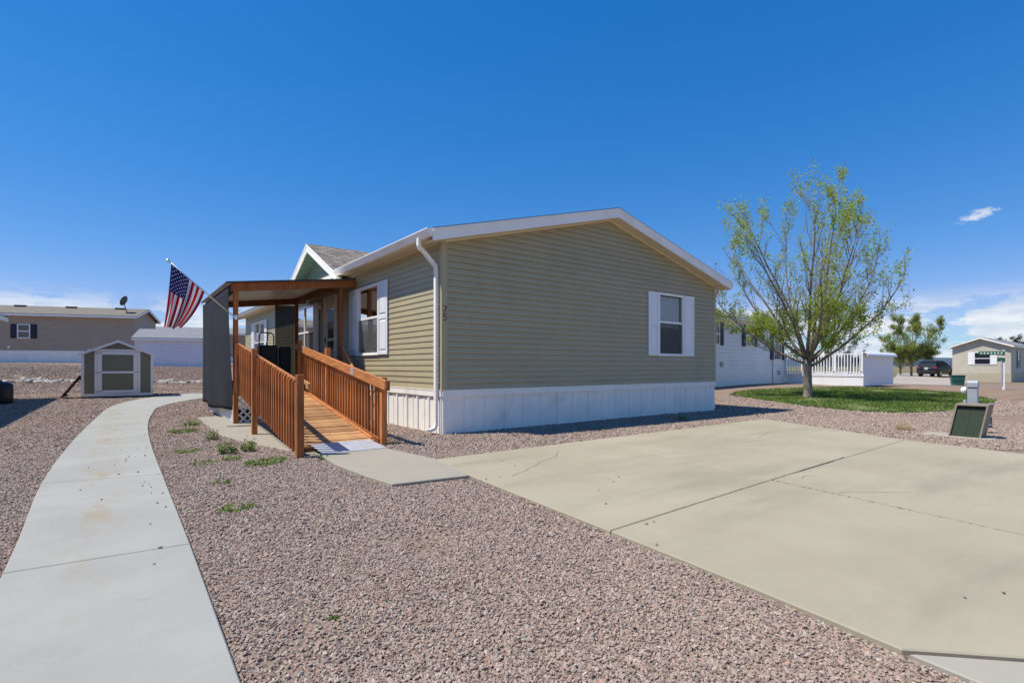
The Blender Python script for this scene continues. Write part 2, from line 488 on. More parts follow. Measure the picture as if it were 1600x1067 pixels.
def inset_poly(poly, d):
    """move each edge of a counter-clockwise polygon inwards by d"""
    n = len(poly); P = [Vector(p) for p in poly]; out = []
    for i in range(n):
        a, b, c = P[i - 1], P[i], P[(i + 1) % n]
        e1 = (b - a).normalized(); e2 = (c - b).normalized()
        n1 = Vector((-e1.y, e1.x)); n2 = Vector((-e2.y, e2.x))
        k = 1 + n1.dot(n2)
        out.append(b + (n1 + n2) * d / max(k, .3))
    return out
def slab(parent, poly, z1, th, m, gap=.007, name='slab'):
    ar = sum(poly[i][0] * poly[(i + 1) % len(poly)][1] - poly[(i + 1) % len(poly)][0] * poly[i][1] for i in range(len(poly)))
    if ar < 0: poly = poly[::-1]
    q = inset_poly(poly, gap)
    b = .007
    qi = inset_poly([tuple(p) for p in q], b)
    n = len(q)
    zf = z1 if callable(z1) else (lambda x, y: z1)
    vs = [(p.x, p.y, zf(p.x, p.y) - th) for p in q] + [(p.x, p.y, zf(p.x, p.y) - b) for p in q] + [(p.x, p.y, zf(p.x, p.y)) for p in qi]
    fs = [list(range(n))[::-1], [2 * n + i for i in range(n)]]
    for r in (0, n):
        fs += [(r + i, r + (i + 1) % n, r + n + (i + 1) % n, r + n + i) for i in range(n)]
    return MB().add(vs, fs).build(name, m, parent)

# footpath: its rusty drip stain runs along the middle
m, h, bs, out = newmat('concrete_path')
pos = h.n('ShaderNodeNewGeometry').outputs['Position']
sx = h.n('ShaderNodeSeparateXYZ'); h.l(pos, sx.inputs[0])
c = h.mix(h.smooth(h.noise(pos, 1.1, 6, .6), .3, .7), (.295, .293, .266), (.34, .338, .308))
wob = h.math('ADD', sx.outputs[0], h.math('MULTIPLY', h.noise(h.mapping(pos, (.2, .5, 1)), 1., 2), .16))
st = h.math('MULTIPLY', h.smooth(h.math('ABSOLUTE', h.math('ADD', wob, .10)), .26, .02), h.smooth(h.noise(h.mapping(pos, (2.2, .8, 1)), 1.6, 6, .7), .42, .72))
st = h.math('MULTIPLY', st, h.smooth(sx.outputs[1], 1.5, 6))
c = h.mix(h.math('MULTIPLY', st, .75), c, (.30, .23, .145))
c = h.mix(h.math('MULTIPLY', h.smooth(h.noise(pos, 2.4, 7, .7), .60, .72), .3), c, (.22, .205, .18))
c = h.mix(h.math('MULTIPLY', h.smooth(h.noise(pos, 90, 2), .66, .74), .3), c, (.2, .185, .17))
h.l(c, bs.inputs['Base Color']); bs.inputs['Roughness'].default_value = .88; bs.inputs['Specular IOR Level'].default_value = .25
bn = h.n('ShaderNodeBump', i={'Strength': .12, 'Distance': .01}); h.l(h.noise(pos, 130, 4), bn.inputs['Height']); h.l(bn.outputs[0], bs.inputs['Normal'])

walk = setting('footpath')
ST = [((-.60, -4.5), (.36, -4.5)), ((-.60, -1.7), (.36, -1.7)), ((-.58, 1.15), (.36, 1.1)), ((-.56, 4.15), (.37, 4.08)), ((-.67, 7.1), (.36, 6.9)), ((-.66, 10.2), (.36, 10.0)),
      ((-.58, 13.2), (.43, 13.1)), ((-.47, 16.2), (.60, 15.8)), ((-.30, 19.3), (.86, 18.4)), ((.15, 22.0), (1.55, 20.7)), ((.97, 24.6), (2.43, 22.6)), ((2.5, 27.0), (3.9, 25.0))]
for i in range(len(ST) - 1):
    (l0, r0), (l1, r1) = ST[i], ST[i + 1]
    a = ST[max(i - 1, 0)]; b2 = ST[min(i + 2, len(ST) - 1)]
    def crom(p0, p1, p2, p3, t):
        return tuple(.5 * (2 * p1[k] + (p2[k] - p0[k]) * t + (2 * p0[k] - 5 * p1[k] + 4 * p2[k] - p3[k]) * t * t + (3 * p1[k] - p0[k] - 3 * p2[k] + p3[k]) * t ** 3) for k in (0, 1))
    le = [crom(a[0], l0, l1, b2[0], t) for t in (0, .25, .5, .75, 1)]
    re = [crom(a[1], r0, r1, b2[1], t) for t in (0, .25, .5, .75, 1)]
    slab(walk, re + le[::-1], lambda x, y: hgt(x, y) + .004, .13, 'concrete_path', .005)

# driveway of four panels, tarred joints, a narrow apron strip
m, h, bs, out = newmat('concrete_drive2')
pos = h.n('ShaderNodeNewGeometry').outputs['Position']
c = h.mix(h.smooth(h.noise(pos, .55, 5, .6), .3, .7), (.32, .283, .203), (.375, .334, .246))
c = h.mix(h.math('MULTIPLY', h.smooth(h.noise(h.mapping(pos, (.35, 1.3, 1)), .8, 6, .65), .46, .70), .7), c, (.255, .228, .172))
c = h.mix(h.math('MULTIPLY', h.smooth(h.noise(h.mapping(pos, (.5, 1.6, 1), (9, 4, 0)), .7, 5, .6), .55, .75), .35), c, (.345, .318, .263))
c = h.mix(h.math('MULTIPLY', h.smooth(h.noise(pos, 70, 2), .68, .76), .35), c, (.18, .16, .13))
h.l(c, bs.inputs['Base Color']); bs.inputs['Roughness'].default_value = .88; bs.inputs['Specular IOR Level'].default_value = .25
bn = h.n('ShaderNodeBump', i={'Strength': .12, 'Distance': .01}); h.l(h.noise(pos, 130, 4), bn.inputs['Height']); h.l(bn.outputs[0], bs.inputs['Normal'])
drive = setting('driveway')
J = (5.47, 2.68)
Lm, Rm, Tm, Bm = (2.84, 2.56), (10.2, 2.82), (6.25, 5.91), (5.0, .1)
slab(drive, [Lm, J, (5.9, 4.6), Tm, (3.23, 5.91), (3.05, 4.78)], 0, .14, 'concrete_drive2', .0045)
slab(drive, [J, Rm, (11.74, 5.91), Tm, (5.9, 4.6)], 0, .14, 'concrete_drive2', .0045)
slab(drive, [(2.64, .74), (2.98, .40), (3.6, -.2), (4.95, -1.5), Bm, J, Lm, (2.73, 1.46)], 0, .14, 'concrete_drive2', .0045)
slab(drive, [Bm, (4.95, -1.5), (9.3, -1.5), (9.7, .4), (9.86, 1.38), Rm, J], 0, .14, 'concrete_drive2', .0045)
slab(drive, [(2.632, .725), (2.60, .45), (2.45, -1.6), (4.90, -1.51), (3.59, -.215), (2.97, .385)], -.004, .14, 'concrete_apron', .006, 'apron')
def strip(mb, pts, w, z):
    for i in range(len(pts) - 1):
        p, q = Vector(pts[i] + (z,)), Vector(pts[i + 1] + (z,)); d = (q - p).normalized(); n = Vector((-d.y, d.x, 0))
        w0 = w * random.uniform(.5, 1.3); w1 = w * random.uniform(.5, 1.3)
        mb.add([p - n * w0 / 2, q - n * w1 / 2, q + n * w1 / 2, p + n * w0 / 2], [(0, 1, 2, 3)])
def wig(p, q, n, amp):
    out = []
    for i in range(n + 1):
        t = i / n; out.append((p[0] + (q[0] - p[0]) * t + random.uniform(-amp, amp), p[1] + (q[1] - p[1]) * t + random.uniform(-amp, amp)))
    return out
mb = MB()
strip(mb, wig(Lm, J, 60, .004), .009, .004); strip(mb, wig(J, (7.6, 2.76), 50, .004), .010, .004)
strip(mb, wig(J, (5.1, .7), 90, .009), .010, .004)
mb.build('tar_joint', 'joint', drive, fix=False)
mb = MB()
for pl in ([(1185, 684), (1200, 677), (1230, 675)], [(1165, 697), (1200, 696), (1230, 698)], [(1253, 748), (1256, 745), (1275, 745)], [(1310, 770), (1380, 771), (1422, 769)],
           [(800, 745), (822, 736), (838, 728), (845, 722), (868, 715), (872, 706)]):
    g2 = [gnd(u, v) for u, v in pl]; pts = []
    for i in range(len(g2) - 1): pts += wig((g2[i].x, g2[i].y), (g2[i + 1].x, g2[i + 1].y), 5, .006)
    strip(mb, pts, .005, .0035)
mb.build('crack', 'joint', drive, fix=False)

# entrance slab at the foot of the ramp and the old walk beneath it
pad = setting('entry_walk')
slab(pad, [(2.13, 7.12), (2.06, 6.3), (2.10, 5.5), (2.17, 4.87), (3.03, 4.76), (3.22, 5.90), (3.13, 6.5), (3.07, 7.10)], .012, .13, 'concrete_slab', .004)
slab(pad, [(2.14, 7.12), (3.07, 7.10), (3.2, 9), (3.2, 14.4), (1.42, 14.4), (1.36, 11.5), (1.38, 10.2), (1.6, 8.9), (1.86, 8.0)], -.02, .10, 'concrete_slab', .004)

# ================================================================== the house
X0, Y0, WD, Y9 = 4.556, 8.074, 8.69, 26.5
X1 = X0 + WD
ZS, ZE, ZP = .78, 3.44, 4.557
XR = X0 + WD / 2
SL = (ZP - ZE) / (WD / 2)
HO = (X0, Y0, 0)
house = root('manufactured_house', 'khaki sided house with white skirting, white shutters and the number 75', 'house', HO)

class Wall:
    """a = along the wall, o = outwards, z = up"""
    def __init__(s, kind, at, sgn=-1): s.k = kind; s.at = at; s.g = sgn
    def P(s, a, o, z): return (s.at + s.g * o, a, z) if s.k == 'X' else (a, s.at + s.g * o, z)
    def box(s, mb, a0, a1, o0, o1, z0, z1):
        p = s.P(a0, o0, z0); q = s.P(a1, o1, z1)
        mb.box(min(p[0], q[0]), max(p[0], q[0]), min(p[1], q[1]), max(p[1], q[1]), z0, z1)
LEFT = Wall('X', X0); GAB = Wall('Y', Y0)

BH = .1105
BOARDS = {}
def board(wall, parent, b0, b1, t0, t1, z, h, m, off):
    """lap board: bottom edge from b0 to b1, top edge from t0 to t1"""
    vs = []
    lip = .034 if wall.k == 'Y' else .017
    prof = ((lip, .02), (lip, .0), (lip - .003, .0), (lip - .008, .040), (-.004, .040), (-.004, h + .036), (.0, h + .036))
    for (a, c) in ((b0, t0), (b1, t1)):
        vs += [wall.P(a + (c - a) * min(1, dz / h), o, z + dz) for o, dz in prof]
    n = len(prof)
    fs = [list(range(n)), list(range(n, 2 * n))[::-1]] + [(k, (k + 1) % n, n + (k + 1) % n, n + k) for k in range(n)]
    MB(off).add(vs, fs).build('siding_board', m, parent)
def segs(a0, a1, opens, z, h):
    cuts = sorted((o[0], o[1]) for o in opens if o[2] < z + h - .02 and o[3] > z + .02)
    out = []; c = a0
    for lo, hi in cuts:
        if lo > c + .02: out.append((c, lo))
        c = max(c, hi)
    if c < a1 - .02: out.append((c, a1))
    return out

# openings: (a0, a1, z0, z1)
OP_L = [(10.92, 12.15, 1.50, 3.02), (13.80, 14.72, .84, 3.06), (15.75, 17.75, 1.50, 3.02), (22.4, 24.4, 1.50, 3.02)]
OP_G = [(10.74, 11.72, 1.51, 3.01)]
def core(wall, a0, a1, z0, z1, opens, parent, name):
    mb = MB(HO); c = a0
    for (p, q, r, t) in sorted(opens):
        wall.box(mb, c, p, -.09, -.006, z0, z1); wall.box(mb, p, q, -.09, -.006, z0, r); wall.box(mb, p, q, -.09, -.006, t, z1); c = q
    wall.box(mb, c, a1, -.09, -.006, z0, z1)
    return mb.build(name, 'siding', parent)
lw = core(LEFT, Y0 + .01, Y9, .70, ZE, OP_L, house, 'side_wall')
for i in range(24):
    z = ZS + i * BH
    for a, b in segs(Y0 + .06, Y9 - .06, OP_L, z, BH): board(LEFT, lw, a, b, a, b, z, min(BH, ZE - z), 'siding', HO)
gw = core(GAB, X0 + .1, X1 - .1, .70, ZE, OP_G, house, 'gable_wall')
mb = MB(HO); mb.prism([(X0 + .05, ZE + .002), (X1 - .05, ZE + .002), (XR, ZP - .02)], 1, Y0 + .01, Y0 + .09)
mb.build('gable_top', 'siding', house)
for i in range(34):
    z = ZS + i * BH
    def lim(zz): return max(X0 + .06, X0 + (zz - ZE) / SL + .02), min(X1 - .06, X1 - (zz - ZE) / SL - .02)
    b0, b1 = lim(z); t0, t1 = lim(z + BH)
    if t1 - t0 < .3: break
    ss = segs(b0, b1, OP_G, z, BH)
    for k, (a, b) in enumerate(ss):
        st_ = .55 + ((i // 2) * 1.37) % 3.4                       # panel overlaps, staggered every second course
        cuts = [a] + [c for c in (X0 + st_, X0 + st_ + 3.6, X0 + st_ + 7.2) if a + .25 < c < b - .25] + [b]
        for p_, q_ in zip(cuts[:-1], cuts[1:]):
            dz_ = random.uniform(-.0012, .0012)
            board(GAB, gw, p_, q_ - (.003 if q_ != b else 0), t0 if p_ == b0 else p_, t1 if q_ == b1 else q_ - (.003 if q_ != b else 0), z + dz_, BH, 'siding', HO)
# plain far walls
mb = MB(HO); mb.box(X1 - .09, X1, Y0 + .1, Y9, .70, ZE); mb.build('side_wall', 'lap_khaki', house)
mb = MB(HO); mb.prism([(X0 + .1, .70), (X1 - .1, .70), (X1 - .1, ZE), (XR, ZP), (X0 + .1, ZE)], 1, Y9 - .09, Y9); mb.build('end_wall', 'lap_khaki', house)
# corner posts
for x, sg in ((X0, -1), (X1, 1)):
    mb = MB(HO)
    mb.box(min(x + sg * .03, x - sg * .085), max(x + sg * .03, x - sg * .085), Y0 - .03, Y0 + .006, ZS - .01, ZE - .002)
    mb.box(min(x + sg * .03, x - sg * .006), max(x + sg * .03, x - sg * .006), Y0 + .006, Y0 + .085, ZS - .01, ZE - .002)
    mb.build('corner_trim', 'siding', house)
# skirting
def skirt(wall, a0, a1, pitch):
    mb = MB(HO); wall.box(mb, a0, a1, -.02, .04, ZS - .125, ZS - .004); wall.box(mb, a0, a1, .04, .046, ZS - .02, ZS - .004)
    st = mb.build('skirt_trim', 'white_skirt', house)
    n = max(1, round((a1 - a0) / pitch)); w = (a1 - a0) / n
    for i in range(n):
        a = a0 + i * w; mb = MB(HO); poly = [(0, 0), (.012, .024), (.075, .024), (.087, 0), (w * .45, .003), (w * .45 + .008, .014), (w * .45 + .035, .014), (w * .45 + .043, .003), (w - .001, 0)]
        vs = []
        for p, o in poly: vs += [wall.P(a + p, o + random.uniform(-.0015, .0015), -.06), wall.P(a + p, o, ZS - .126)]
        mb.add(vs, [(2 * k, 2 * k + 2, 2 * k + 3, 2 * k + 1) for k in range(len(poly) - 1)])
        mb.build('skirt_panel', 'white_skirt', house, fix=False)
skirt(GAB, X0 - .012, X1 + .012, .458); skirt(LEFT, Y0 - .01, Y9, .458)
mb = MB(HO); mb.box(X1 - .03, X1 + .01, Y0 + .01, Y9, -.06, ZS - .004); mb.build('skirt_panel', 'white_skirt', house)
mb = MB(HO); mb.box(X0 + .05, X1 - .05, Y9 - .03, Y9 + .01, -.06, ZS - .004); mb.build('skirt_panel', 'white_skirt', house)

# roof
OH, RT = .355, .21          # eave overhang, roof build-up
ZT0 = ZE - SL * OH + RT     # top of the roof at the eave line
ya, yb = Y0 - .328, Y9 + .33
def roof_slab(sg):
    xe = (X0 - OH) if sg < 0 else (X1 + OH)
    zr = ZP + RT; ln = math.hypot(XR - xe, zr - ZT0)
    mb = MB(HO)
    mb.quad_uv([(xe, ya, ZT0), (XR, ya, zr), (XR, yb, zr), (xe, yb, ZT0)], [(0, 0), (0, ln), (yb - ya, ln), (yb - ya, 0)])
    mb.uv[0] = [(0, 0), (0, ln), (yb - ya, ln), (yb - ya, 0)]
    for k in range(4):
        p = [(xe, ya, ZT0), (XR, ya, zr), (XR, yb, zr), (xe, yb, ZT0)]; a, b = p[k], p[(k + 1) % 4]
        mb.quad_uv([a, b, (b[0], b[1], b[2] - .035), (a[0], a[1], a[2] - .035)], [(0, 0), (.1, 0), (.1, .1), (0, .1)])
    return mb.build('roof', 'shingle', house, fix=False)
rf = roof_slab(-1); roof_slab(1)
def fascia(y0, y1):
    for sg in (-1, 1):
        xe = (X0 - OH - .004) if sg < 0 else (X1 + OH + .004); zr = ZP + RT - .022; ze = ZT0 - .022
        mb = MB(HO); mb.prism([(xe, ze - .20), (XR, zr - .20), (XR, zr), (xe, ze)], 1, y0, y1)
        mb.prism([(xe, ze - .045), (XR, zr - .045), (XR, zr + .006), (xe, ze + .006)], 1, y0 - .012, y0 - .001)
        mb.build('rake_fascia', 'white_trim', house)
fascia(ya + .006, ya + .03); fascia(yb - .03, yb - .006)
# soffits: narrow ribbed strips
for sg in (-1, 1):
    mb = MB(HO); n = 40; L = WD / 2 + OH - .02
    for i in range(n):
        x_ = XR + sg * (i * L / n + .006); x2 = XR + sg * ((i + 1) * L / n - .010)
        za, zb = ZP - SL * abs(x_ - XR), ZP - SL * abs(x2 - XR)
        mb.add([(x_, ya + .03, za - .015), (x2, ya + .03, zb - .015), (x2, Y0 + .01, zb - .003), (x_, Y0 + .01, za - .003), (x_, ya + .03, za + .01), (x2, ya + .03, zb + .01), (x2, Y0 + .01, zb + .012), (x_, Y0 + .01, za + .012)],
               [(0, 1, 2, 3), (4, 5, 6, 7), (0, 1, 5, 4), (1, 2, 6, 5), (2, 3, 7, 6), (3, 0, 4, 7)])
    mb.build('rake_soffit', 'soffit', house)
    mb = MB(HO); mb.bar((XR, Y0 - .022, ZP - .018), (XR + sg * (WD / 2 - .05), Y0 - .022, ZP - .018 - SL * (WD / 2 - .05)), .03, .028, (0, 0, 1)); mb.build('soffit_trim', 'cream_trim', house)
mb = MB(HO)
y = Y0 - .3
while y < Y9:
    mb.box(X0 - OH + .02, X0 + .01, y, y + .098, ZE - .006, ZE + .02); y += .116
mb.build('eave_soffit', 'soffit', house)
mb = MB(HO); mb.box(X0 - .035, X0 - .008, Y0 + .05, 12.9, ZE - .035, ZE - .008); mb.box(X0 - .035, X0 - .008, 17.7, Y9, ZE - .035, ZE - .008); mb.build('soffit_trim', 'cream_trim', house)
mb = MB(HO); mb.box(X1 - .01, X1 + OH - .02, Y0 - .3, Y9, ZE - .02, ZE + .0); mb.build('eave_soffit', 'soffit', house)
for (xe, sg) in ((X0 - OH, -1), (X1 + OH, 1)):
    mb = MB(HO); mb.box(min(xe, xe - sg * .022), max(xe, xe - sg * .022), ya + .032, yb - .032, ZE - .02, ZT0 - .045); mb.build('eave_fascia', 'white_trim', house)
# gutters
def gutter(x, sg, y0, y1, name='gutter'):
    zt = ZT0 - .02; p = [(0, -.128), (0, 0), (.004, 0), (.004, -.122), (.052, -.122), (.104, -.02), (.104, 0), (.114, 0), (.114, -.016), (.058, -.128)]
    mb = MB(HO); mb.prism([(x + sg * (a + .002), zt + b) for a, b in p], 1, y0, y1)
    for yy in (y0 - .004, y1): mb.prism([(x + sg * .002, zt - .126), (x + sg * .06, zt - .129), (x + sg * .115, zt - .018), (x + sg * .115, zt + .001), (x + sg * .002, zt + .001)], 1, yy, yy + .004)
    mb.build(name, 'white_trim', house)
gutter(X0 - OH, -1, ya + .02, 12.62); gutter(X0 - OH, -1, 17.80, yb); gutter(X1 + OH, 1, ya + .02, yb)
def rect_tube(pts, w, d, wide):
    mb = MB(HO); P = [Vector(p) for p in pts]; vs = []
    wv = Vector(wide)
    for i, p in enumerate(P):
        t = ((P[min(i + 1, len(P) - 1)] - p).normalized() if i < len(P) - 1 else Vector()) + ((p - P[i - 1]).normalized() if i else Vector())
        t.normalize(); n = t.cross(wv).normalized()
        vs += [p + wv * a * w / 2 + n * b * d / 2 for a, b in ((-1, -1), (1, -1), (1, 1), (-1, 1))]
    fs = [(4 * i + j, 4 * i + (j + 1) % 4, 4 * i + 4 + (j + 1) % 4, 4 * i + 4 + j) for i in range(len(P) - 1) for j in range(4)] + [(3, 2, 1, 0)]
    mb.add(vs, fs); return mb
def downspout(x, sg, y):
    xa = x + sg * (OH + .06); xw = x + sg * .075
    z = ZT0 - .14
    mb = rect_tube([(xa, y, z + .02), (xa, y, z - .10), (xa - sg * .02, y, z - .15), (xa - sg * .10, y, z - .20), (xw + sg * .08, y, z - .36), (xw + sg * .015, y, z - .42), (xw, y, z - .5), (xw, y, .17), (xw + sg * .015, y, .11), (xw + sg * .05, y, .075), (xw + sg * .15, y, .05)], .075, .055, (0, 1, 0))
    mb.build('downspout', 'white_trim', house, bevel=.0)
    mb = MB(HO); 
    for zz in (.9, 2.3): mb.box(min(x + sg * .015, x + sg * .099), max(x + sg * .015, x + sg * .099), y - .043, y + .043, zz, zz + .025)
    mb.build('downspout_strap', 'white_trim', house)
downspout(X0, -1, Y0 + .10); downspout(X1, 1, Y0 + .14)

# cross gable above the porch
GY, GA, GB, GZ, GE = 15.2, 12.70, 17.70, 4.66, 3.49
gx = X0 - OH - .03
xb = XR - (ZP + RT - GZ) / SL
for (ye, sg) in ((GA, -1), (GB, 1)):
    ln = math.hypot(ye - GY, GZ - GE)
    mb = MB(HO)
    A, B, E_ = (gx, GY, GZ + .03), (xb + .25, GY, GZ + .03), (gx, ye, GE + .03)
    E2 = (gx + .55, ye, GE + .03)
    mb.quad_uv([A, B, E2, E_], [(0, ln), (xb + .25 - gx, ln), (.55, 0), (0, 0)])
    mb.quad_uv([A, E_, (gx, ye, GE - .0), (gx, GY, GZ)], [(0, 0), (.1, 0), (.1, .1), (0, .1)])
    mb.build('cross_gable_roof', 'shingle', house, fix=False)
    mb = MB(HO)
    mb.prism([(GY, GZ + .006), (ye + sg * .05, GE - .02), (ye + sg * .05, GE - .22), (GY, GZ - .20)], 0, gx + .003, gx + .03)
    mb.prism([(GY, GZ + .02), (ye + sg * .05, GE - .005), (ye + sg * .05, GE - .05), (GY, GZ - .03)], 0, gx - .010, gx + .002)
    mb.build('rake_fascia', 'white_trim', house)
    mb = MB(HO); mb.box(gx + .031, gx + .10, min(ye - .02, ye + sg * .13), max(ye - .02, ye + sg * .13), GE - .235, GE - .10); mb.build('fascia_return', 'white_trim', house)
    mb = MB(HO); n = 18
    for i in range(n):
        t0, t1 = i / n + .004, (i + 1) / n - .004
        ya_, yb_ = GY + (ye - GY) * t0, GY + (ye - GY) * t1; za, zb = GZ - .13 + (GE - GZ) * t0, GZ - .13 + (GE - GZ) * t1
        mb.add([(gx + .03, ya_, za), (gx + .03, yb_, zb), (X0 + .02, yb_, zb), (X0 + .02, ya_, za), (gx + .03, ya_, za + .02), (gx + .03, yb_, zb + .02), (X0 + .02, yb_, zb + .02), (X0 + .02, ya_, za + .02)],
               [(0, 1, 2, 3), (4, 5, 6, 7), (0, 1, 5, 4), (1, 2, 6, 5), (2, 3, 7, 6), (3, 0, 4, 7)])
    mb.build('rake_soffit', 'siding_green', house)
mb = MB(HO); mb.prism([(GA - .1, ZE - .03), (GB + .1, ZE - .03), (GY, GZ - .07)], 0, X0 + .002, X0 + .05); cgw = mb.build('cross_gable_wall', 'siding_green', house)
gs = (GZ - GE) / (GY - GA)
for i in range(11):
    z = ZE + .01 + i * BH
    def lim2(zz): d = (GZ - .14 - zz) / gs; return GY - d, GY + d
    b0, b1 = lim2(z); t0, t1 = lim2(z + BH)
    if t1 - t0 < .1: break
    board(LEFT, cgw, b0, b1, t0, t1, z, BH, 'siding_green', HO)

# windows, shutters, door
def window(wall, a0, a1, z0, z1, parent, off, zm=None, blind=0., screen=True, mull=False, split=1, fm='white_trim', depth=.5):
    mb = MB(off); t = .045
    for q in ((a0 - t, a0 + .012, z0 - t, z1 + t), (a1 - .012, a1 + t, z0 - t, z1 + t)): wall.box(mb, q[0], q[1], -.03, .040, q[2], q[3])
    for q in ((a0 + .012, a1 - .012, z0 - t, z0 + .012), (a0 + .012, a1 - .012, z1 - .012, z1 + t)): wall.box(mb, q[0], q[1], -.03, .040, q[2], q[3])
    wall.box(mb, a0 - t - .01, a1 + t + .01, .041, .056, z0 - t - .003, z0 - t + .02)
    w = mb.build('window', fm, parent)
    zm = zm or (z0 + z1) / 2
    step = (a1 - a0) / split
    for k in range(split):
        p, q = a0 + k * step, a0 + (k + 1) * step
        if k:
            mb = MB(off); wall.box(mb, p - .035, p + .035, -.025, .024, z0 + .013, z1 - .013); mb.build('mullion', fm, w)
        mb = MB(off); wall.box(mb, p + .036 * (k > 0) + .013 * (k == 0), q - .036 * (k < split - 1) - .013 * (k == split - 1), -.02, .018, zm - .025, zm + .025); mb.build('meeting_rail', fm, w)
        for nm, lo, hi, o in (('pane', zm + .024, z1 - .012, -.004), ('pane', z0 + .012, zm - .024, -.018)):
            mb = MB(off)
            mb.add([wall.P(p + .012, o, lo), wall.P(q - .012, o, lo), wall.P(q - .012, o, hi), wall.P(p + .012, o, hi)], [(0, 1, 2, 3)]); mb.build(nm, 'glass', w, fix=False)
        if screen:
            mb = MB(off); mb.add([wall.P(p + .012, .006, z0 + .012), wall.P(q - .012, .006, z0 + .012), wall.P(q - .012, .006, zm - .024), wall.P(p + .012, .006, zm - .024)], [(0, 1, 2, 3)]); mb.build('insect_screen', 'screen', w, fix=False)
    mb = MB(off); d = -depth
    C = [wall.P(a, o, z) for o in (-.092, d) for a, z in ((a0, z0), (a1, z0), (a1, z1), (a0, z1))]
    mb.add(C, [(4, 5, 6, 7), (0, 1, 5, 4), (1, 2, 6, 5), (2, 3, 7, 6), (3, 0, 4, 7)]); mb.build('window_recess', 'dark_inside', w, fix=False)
    if blind:
        mb = MB(off); n = int((z1 - z0) * blind / .05)
        for i in range(n): wall.box(mb, a0 + .03, a1 - .03, -.075, -.07, z1 - .03 - (i + 1) * .05 + .006, z1 - .03 - i * .05)
        mb.build('blind', 'blind', w)
    return w
def shutter(wall, a0, a1, z0, z1, parent, off, m='white_vinyl'):
    mb = MB(off); wall.box(mb, a0, a1, .027, .040, z0, z1)
    s = mb.build('shutter', m, parent)
    for lo, hi in ((z0 + .09, z0 + (z1 - z0) * .47), (z0 + (z1 - z0) * .55, z1 - .09)):
        e = .075
        mb = MB(off)     # stiles and raised panel with sloping edges
        vs = [wall.P(a, .0405, z) for a, z in ((a0 + e, lo), (a1 - e, lo), (a1 - e, hi), (a0 + e, hi))] + [wall.P(a, .056, z) for a, z in ((a0 + e + .03, lo + .03), (a1 - e - .03, lo + .03), (a1 - e - .03, hi - .03), (a0 + e + .03, hi - .03))]
        mb.add(vs, [(4, 5, 6, 7), (0, 1, 5, 4), (1, 2, 6, 5), (2, 3, 7, 6), (3, 0, 4, 7)]); mb.build('raised_panel', m, s)
    mb = MB(off)
    for a, b in ((a0, a0 + .05), (a1 - .05, a1)): wall.box(mb, a, b, .0405, .054, z0, z1)
    for lo, hi in ((z0, z0 + .06), (z1 - .06, z1), (z0 + (z1 - z0) * .485, z0 + (z1 - z0) * .535)): wall.box(mb, a0 + .0505, a1 - .0505, .0405, .054, lo, hi)
    mb.build('shutter_frame', m, s)
window(LEFT, 10.92, 12.15, 1.50, 3.02, house, HO, 2.31)
shutter(LEFT, 10.37, 10.865, 1.46, 3.06, house, HO); shutter(LEFT, 12.205, 12.67, 1.46, 3.06, house, HO)
window(GAB, 10.74, 11.72, 1.51, 3.01, house, HO, 2.32, blind=.55)
shutter(GAB, 10.29, 10.69, 1.47, 3.05, house, HO); shutter(GAB, 11.77, 12.20, 1.47, 3.05, house, HO)
window(LEFT, 15.75, 17.75, 1.50, 3.02, house, HO, 2.25, split=2)
shutter(LEFT, 15.25, 15.70, 1.46, 3.06, house, HO)
window(LEFT, 22.4, 24.4, 1.50, 3.02, house, HO, 2.20, split=2, blind=.9)
shutter(LEFT, 21.9, 22.35, 1.46, 3.06, house, HO); shutter(LEFT, 24.45, 24.9, 1.46, 3.06, house, HO)
# storm door
mb = MB(HO); D0, D1 = 13.80, 14.72
for q in ((D0 - .06, D0 + .015, .82, 3.12), (D1 - .015, D1 + .06, .82, 3.12), (D0 + .015, D1 - .015, 3.045, 3.12)): LEFT.box(mb, q[0], q[1], -.05, .04, q[2], q[3])
dr = mb.build('door', 'cream_door', house)
mb = MB(HO)
for q in ((D0 + .02, D0 + .15, .86, 3.03), (D1 - .15, D1 - .02, .86, 3.03), (D0 + .15, D1 - .15, 2.78, 3.03), (D0 + .15, D1 - .15, 1.90, 1.97), (D0 + .15, D1 - .15, .86, 1.06)): LEFT.box(mb, q[0], q[1], -.012, .022, q[2], q[3])
mb.build('door_leaf', 'cream_door', dr)
for lo, hi in ((1.06, 1.90), (1.97, 2.78)):
    mb = MB(HO); mb.add([LEFT.P(D0 + .15, .004, lo), LEFT.P(D1 - .15, .004, lo), LEFT.P(D1 - .15, .004, hi), LEFT.P(D0 + .15, .004, hi)], [(0, 1, 2, 3)]); mb.build('pane', 'glass', dr, fix=False)
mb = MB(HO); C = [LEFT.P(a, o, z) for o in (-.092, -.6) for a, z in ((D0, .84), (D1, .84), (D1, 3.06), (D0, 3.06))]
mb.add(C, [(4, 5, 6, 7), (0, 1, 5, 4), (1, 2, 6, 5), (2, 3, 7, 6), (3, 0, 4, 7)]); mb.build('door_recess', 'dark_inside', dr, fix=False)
mb = MB(HO); mb.tube([LEFT.P(D1 - .08, .022, 1.93), LEFT.P(D1 - .08, .07, 1.93), LEFT.P(D1 - .16, .07, 1.93)], .012, 6); LEFT.box(mb, D1 - .105, D1 - .055, .0225, .03, 1.84, 2.0); mb.build('door_handle', 'black_plastic', dr)
# porch lamp beside the door
mb = MB(HO); LEFT.box(mb, 15.0, 15.14, .016, .05, 2.83, 2.99); LEFT.box(mb, 15.02, 15.12, .05, .13, 2.86, 2.96); mb.build('wall_lamp', 'white_trim', house, bevel=.008)
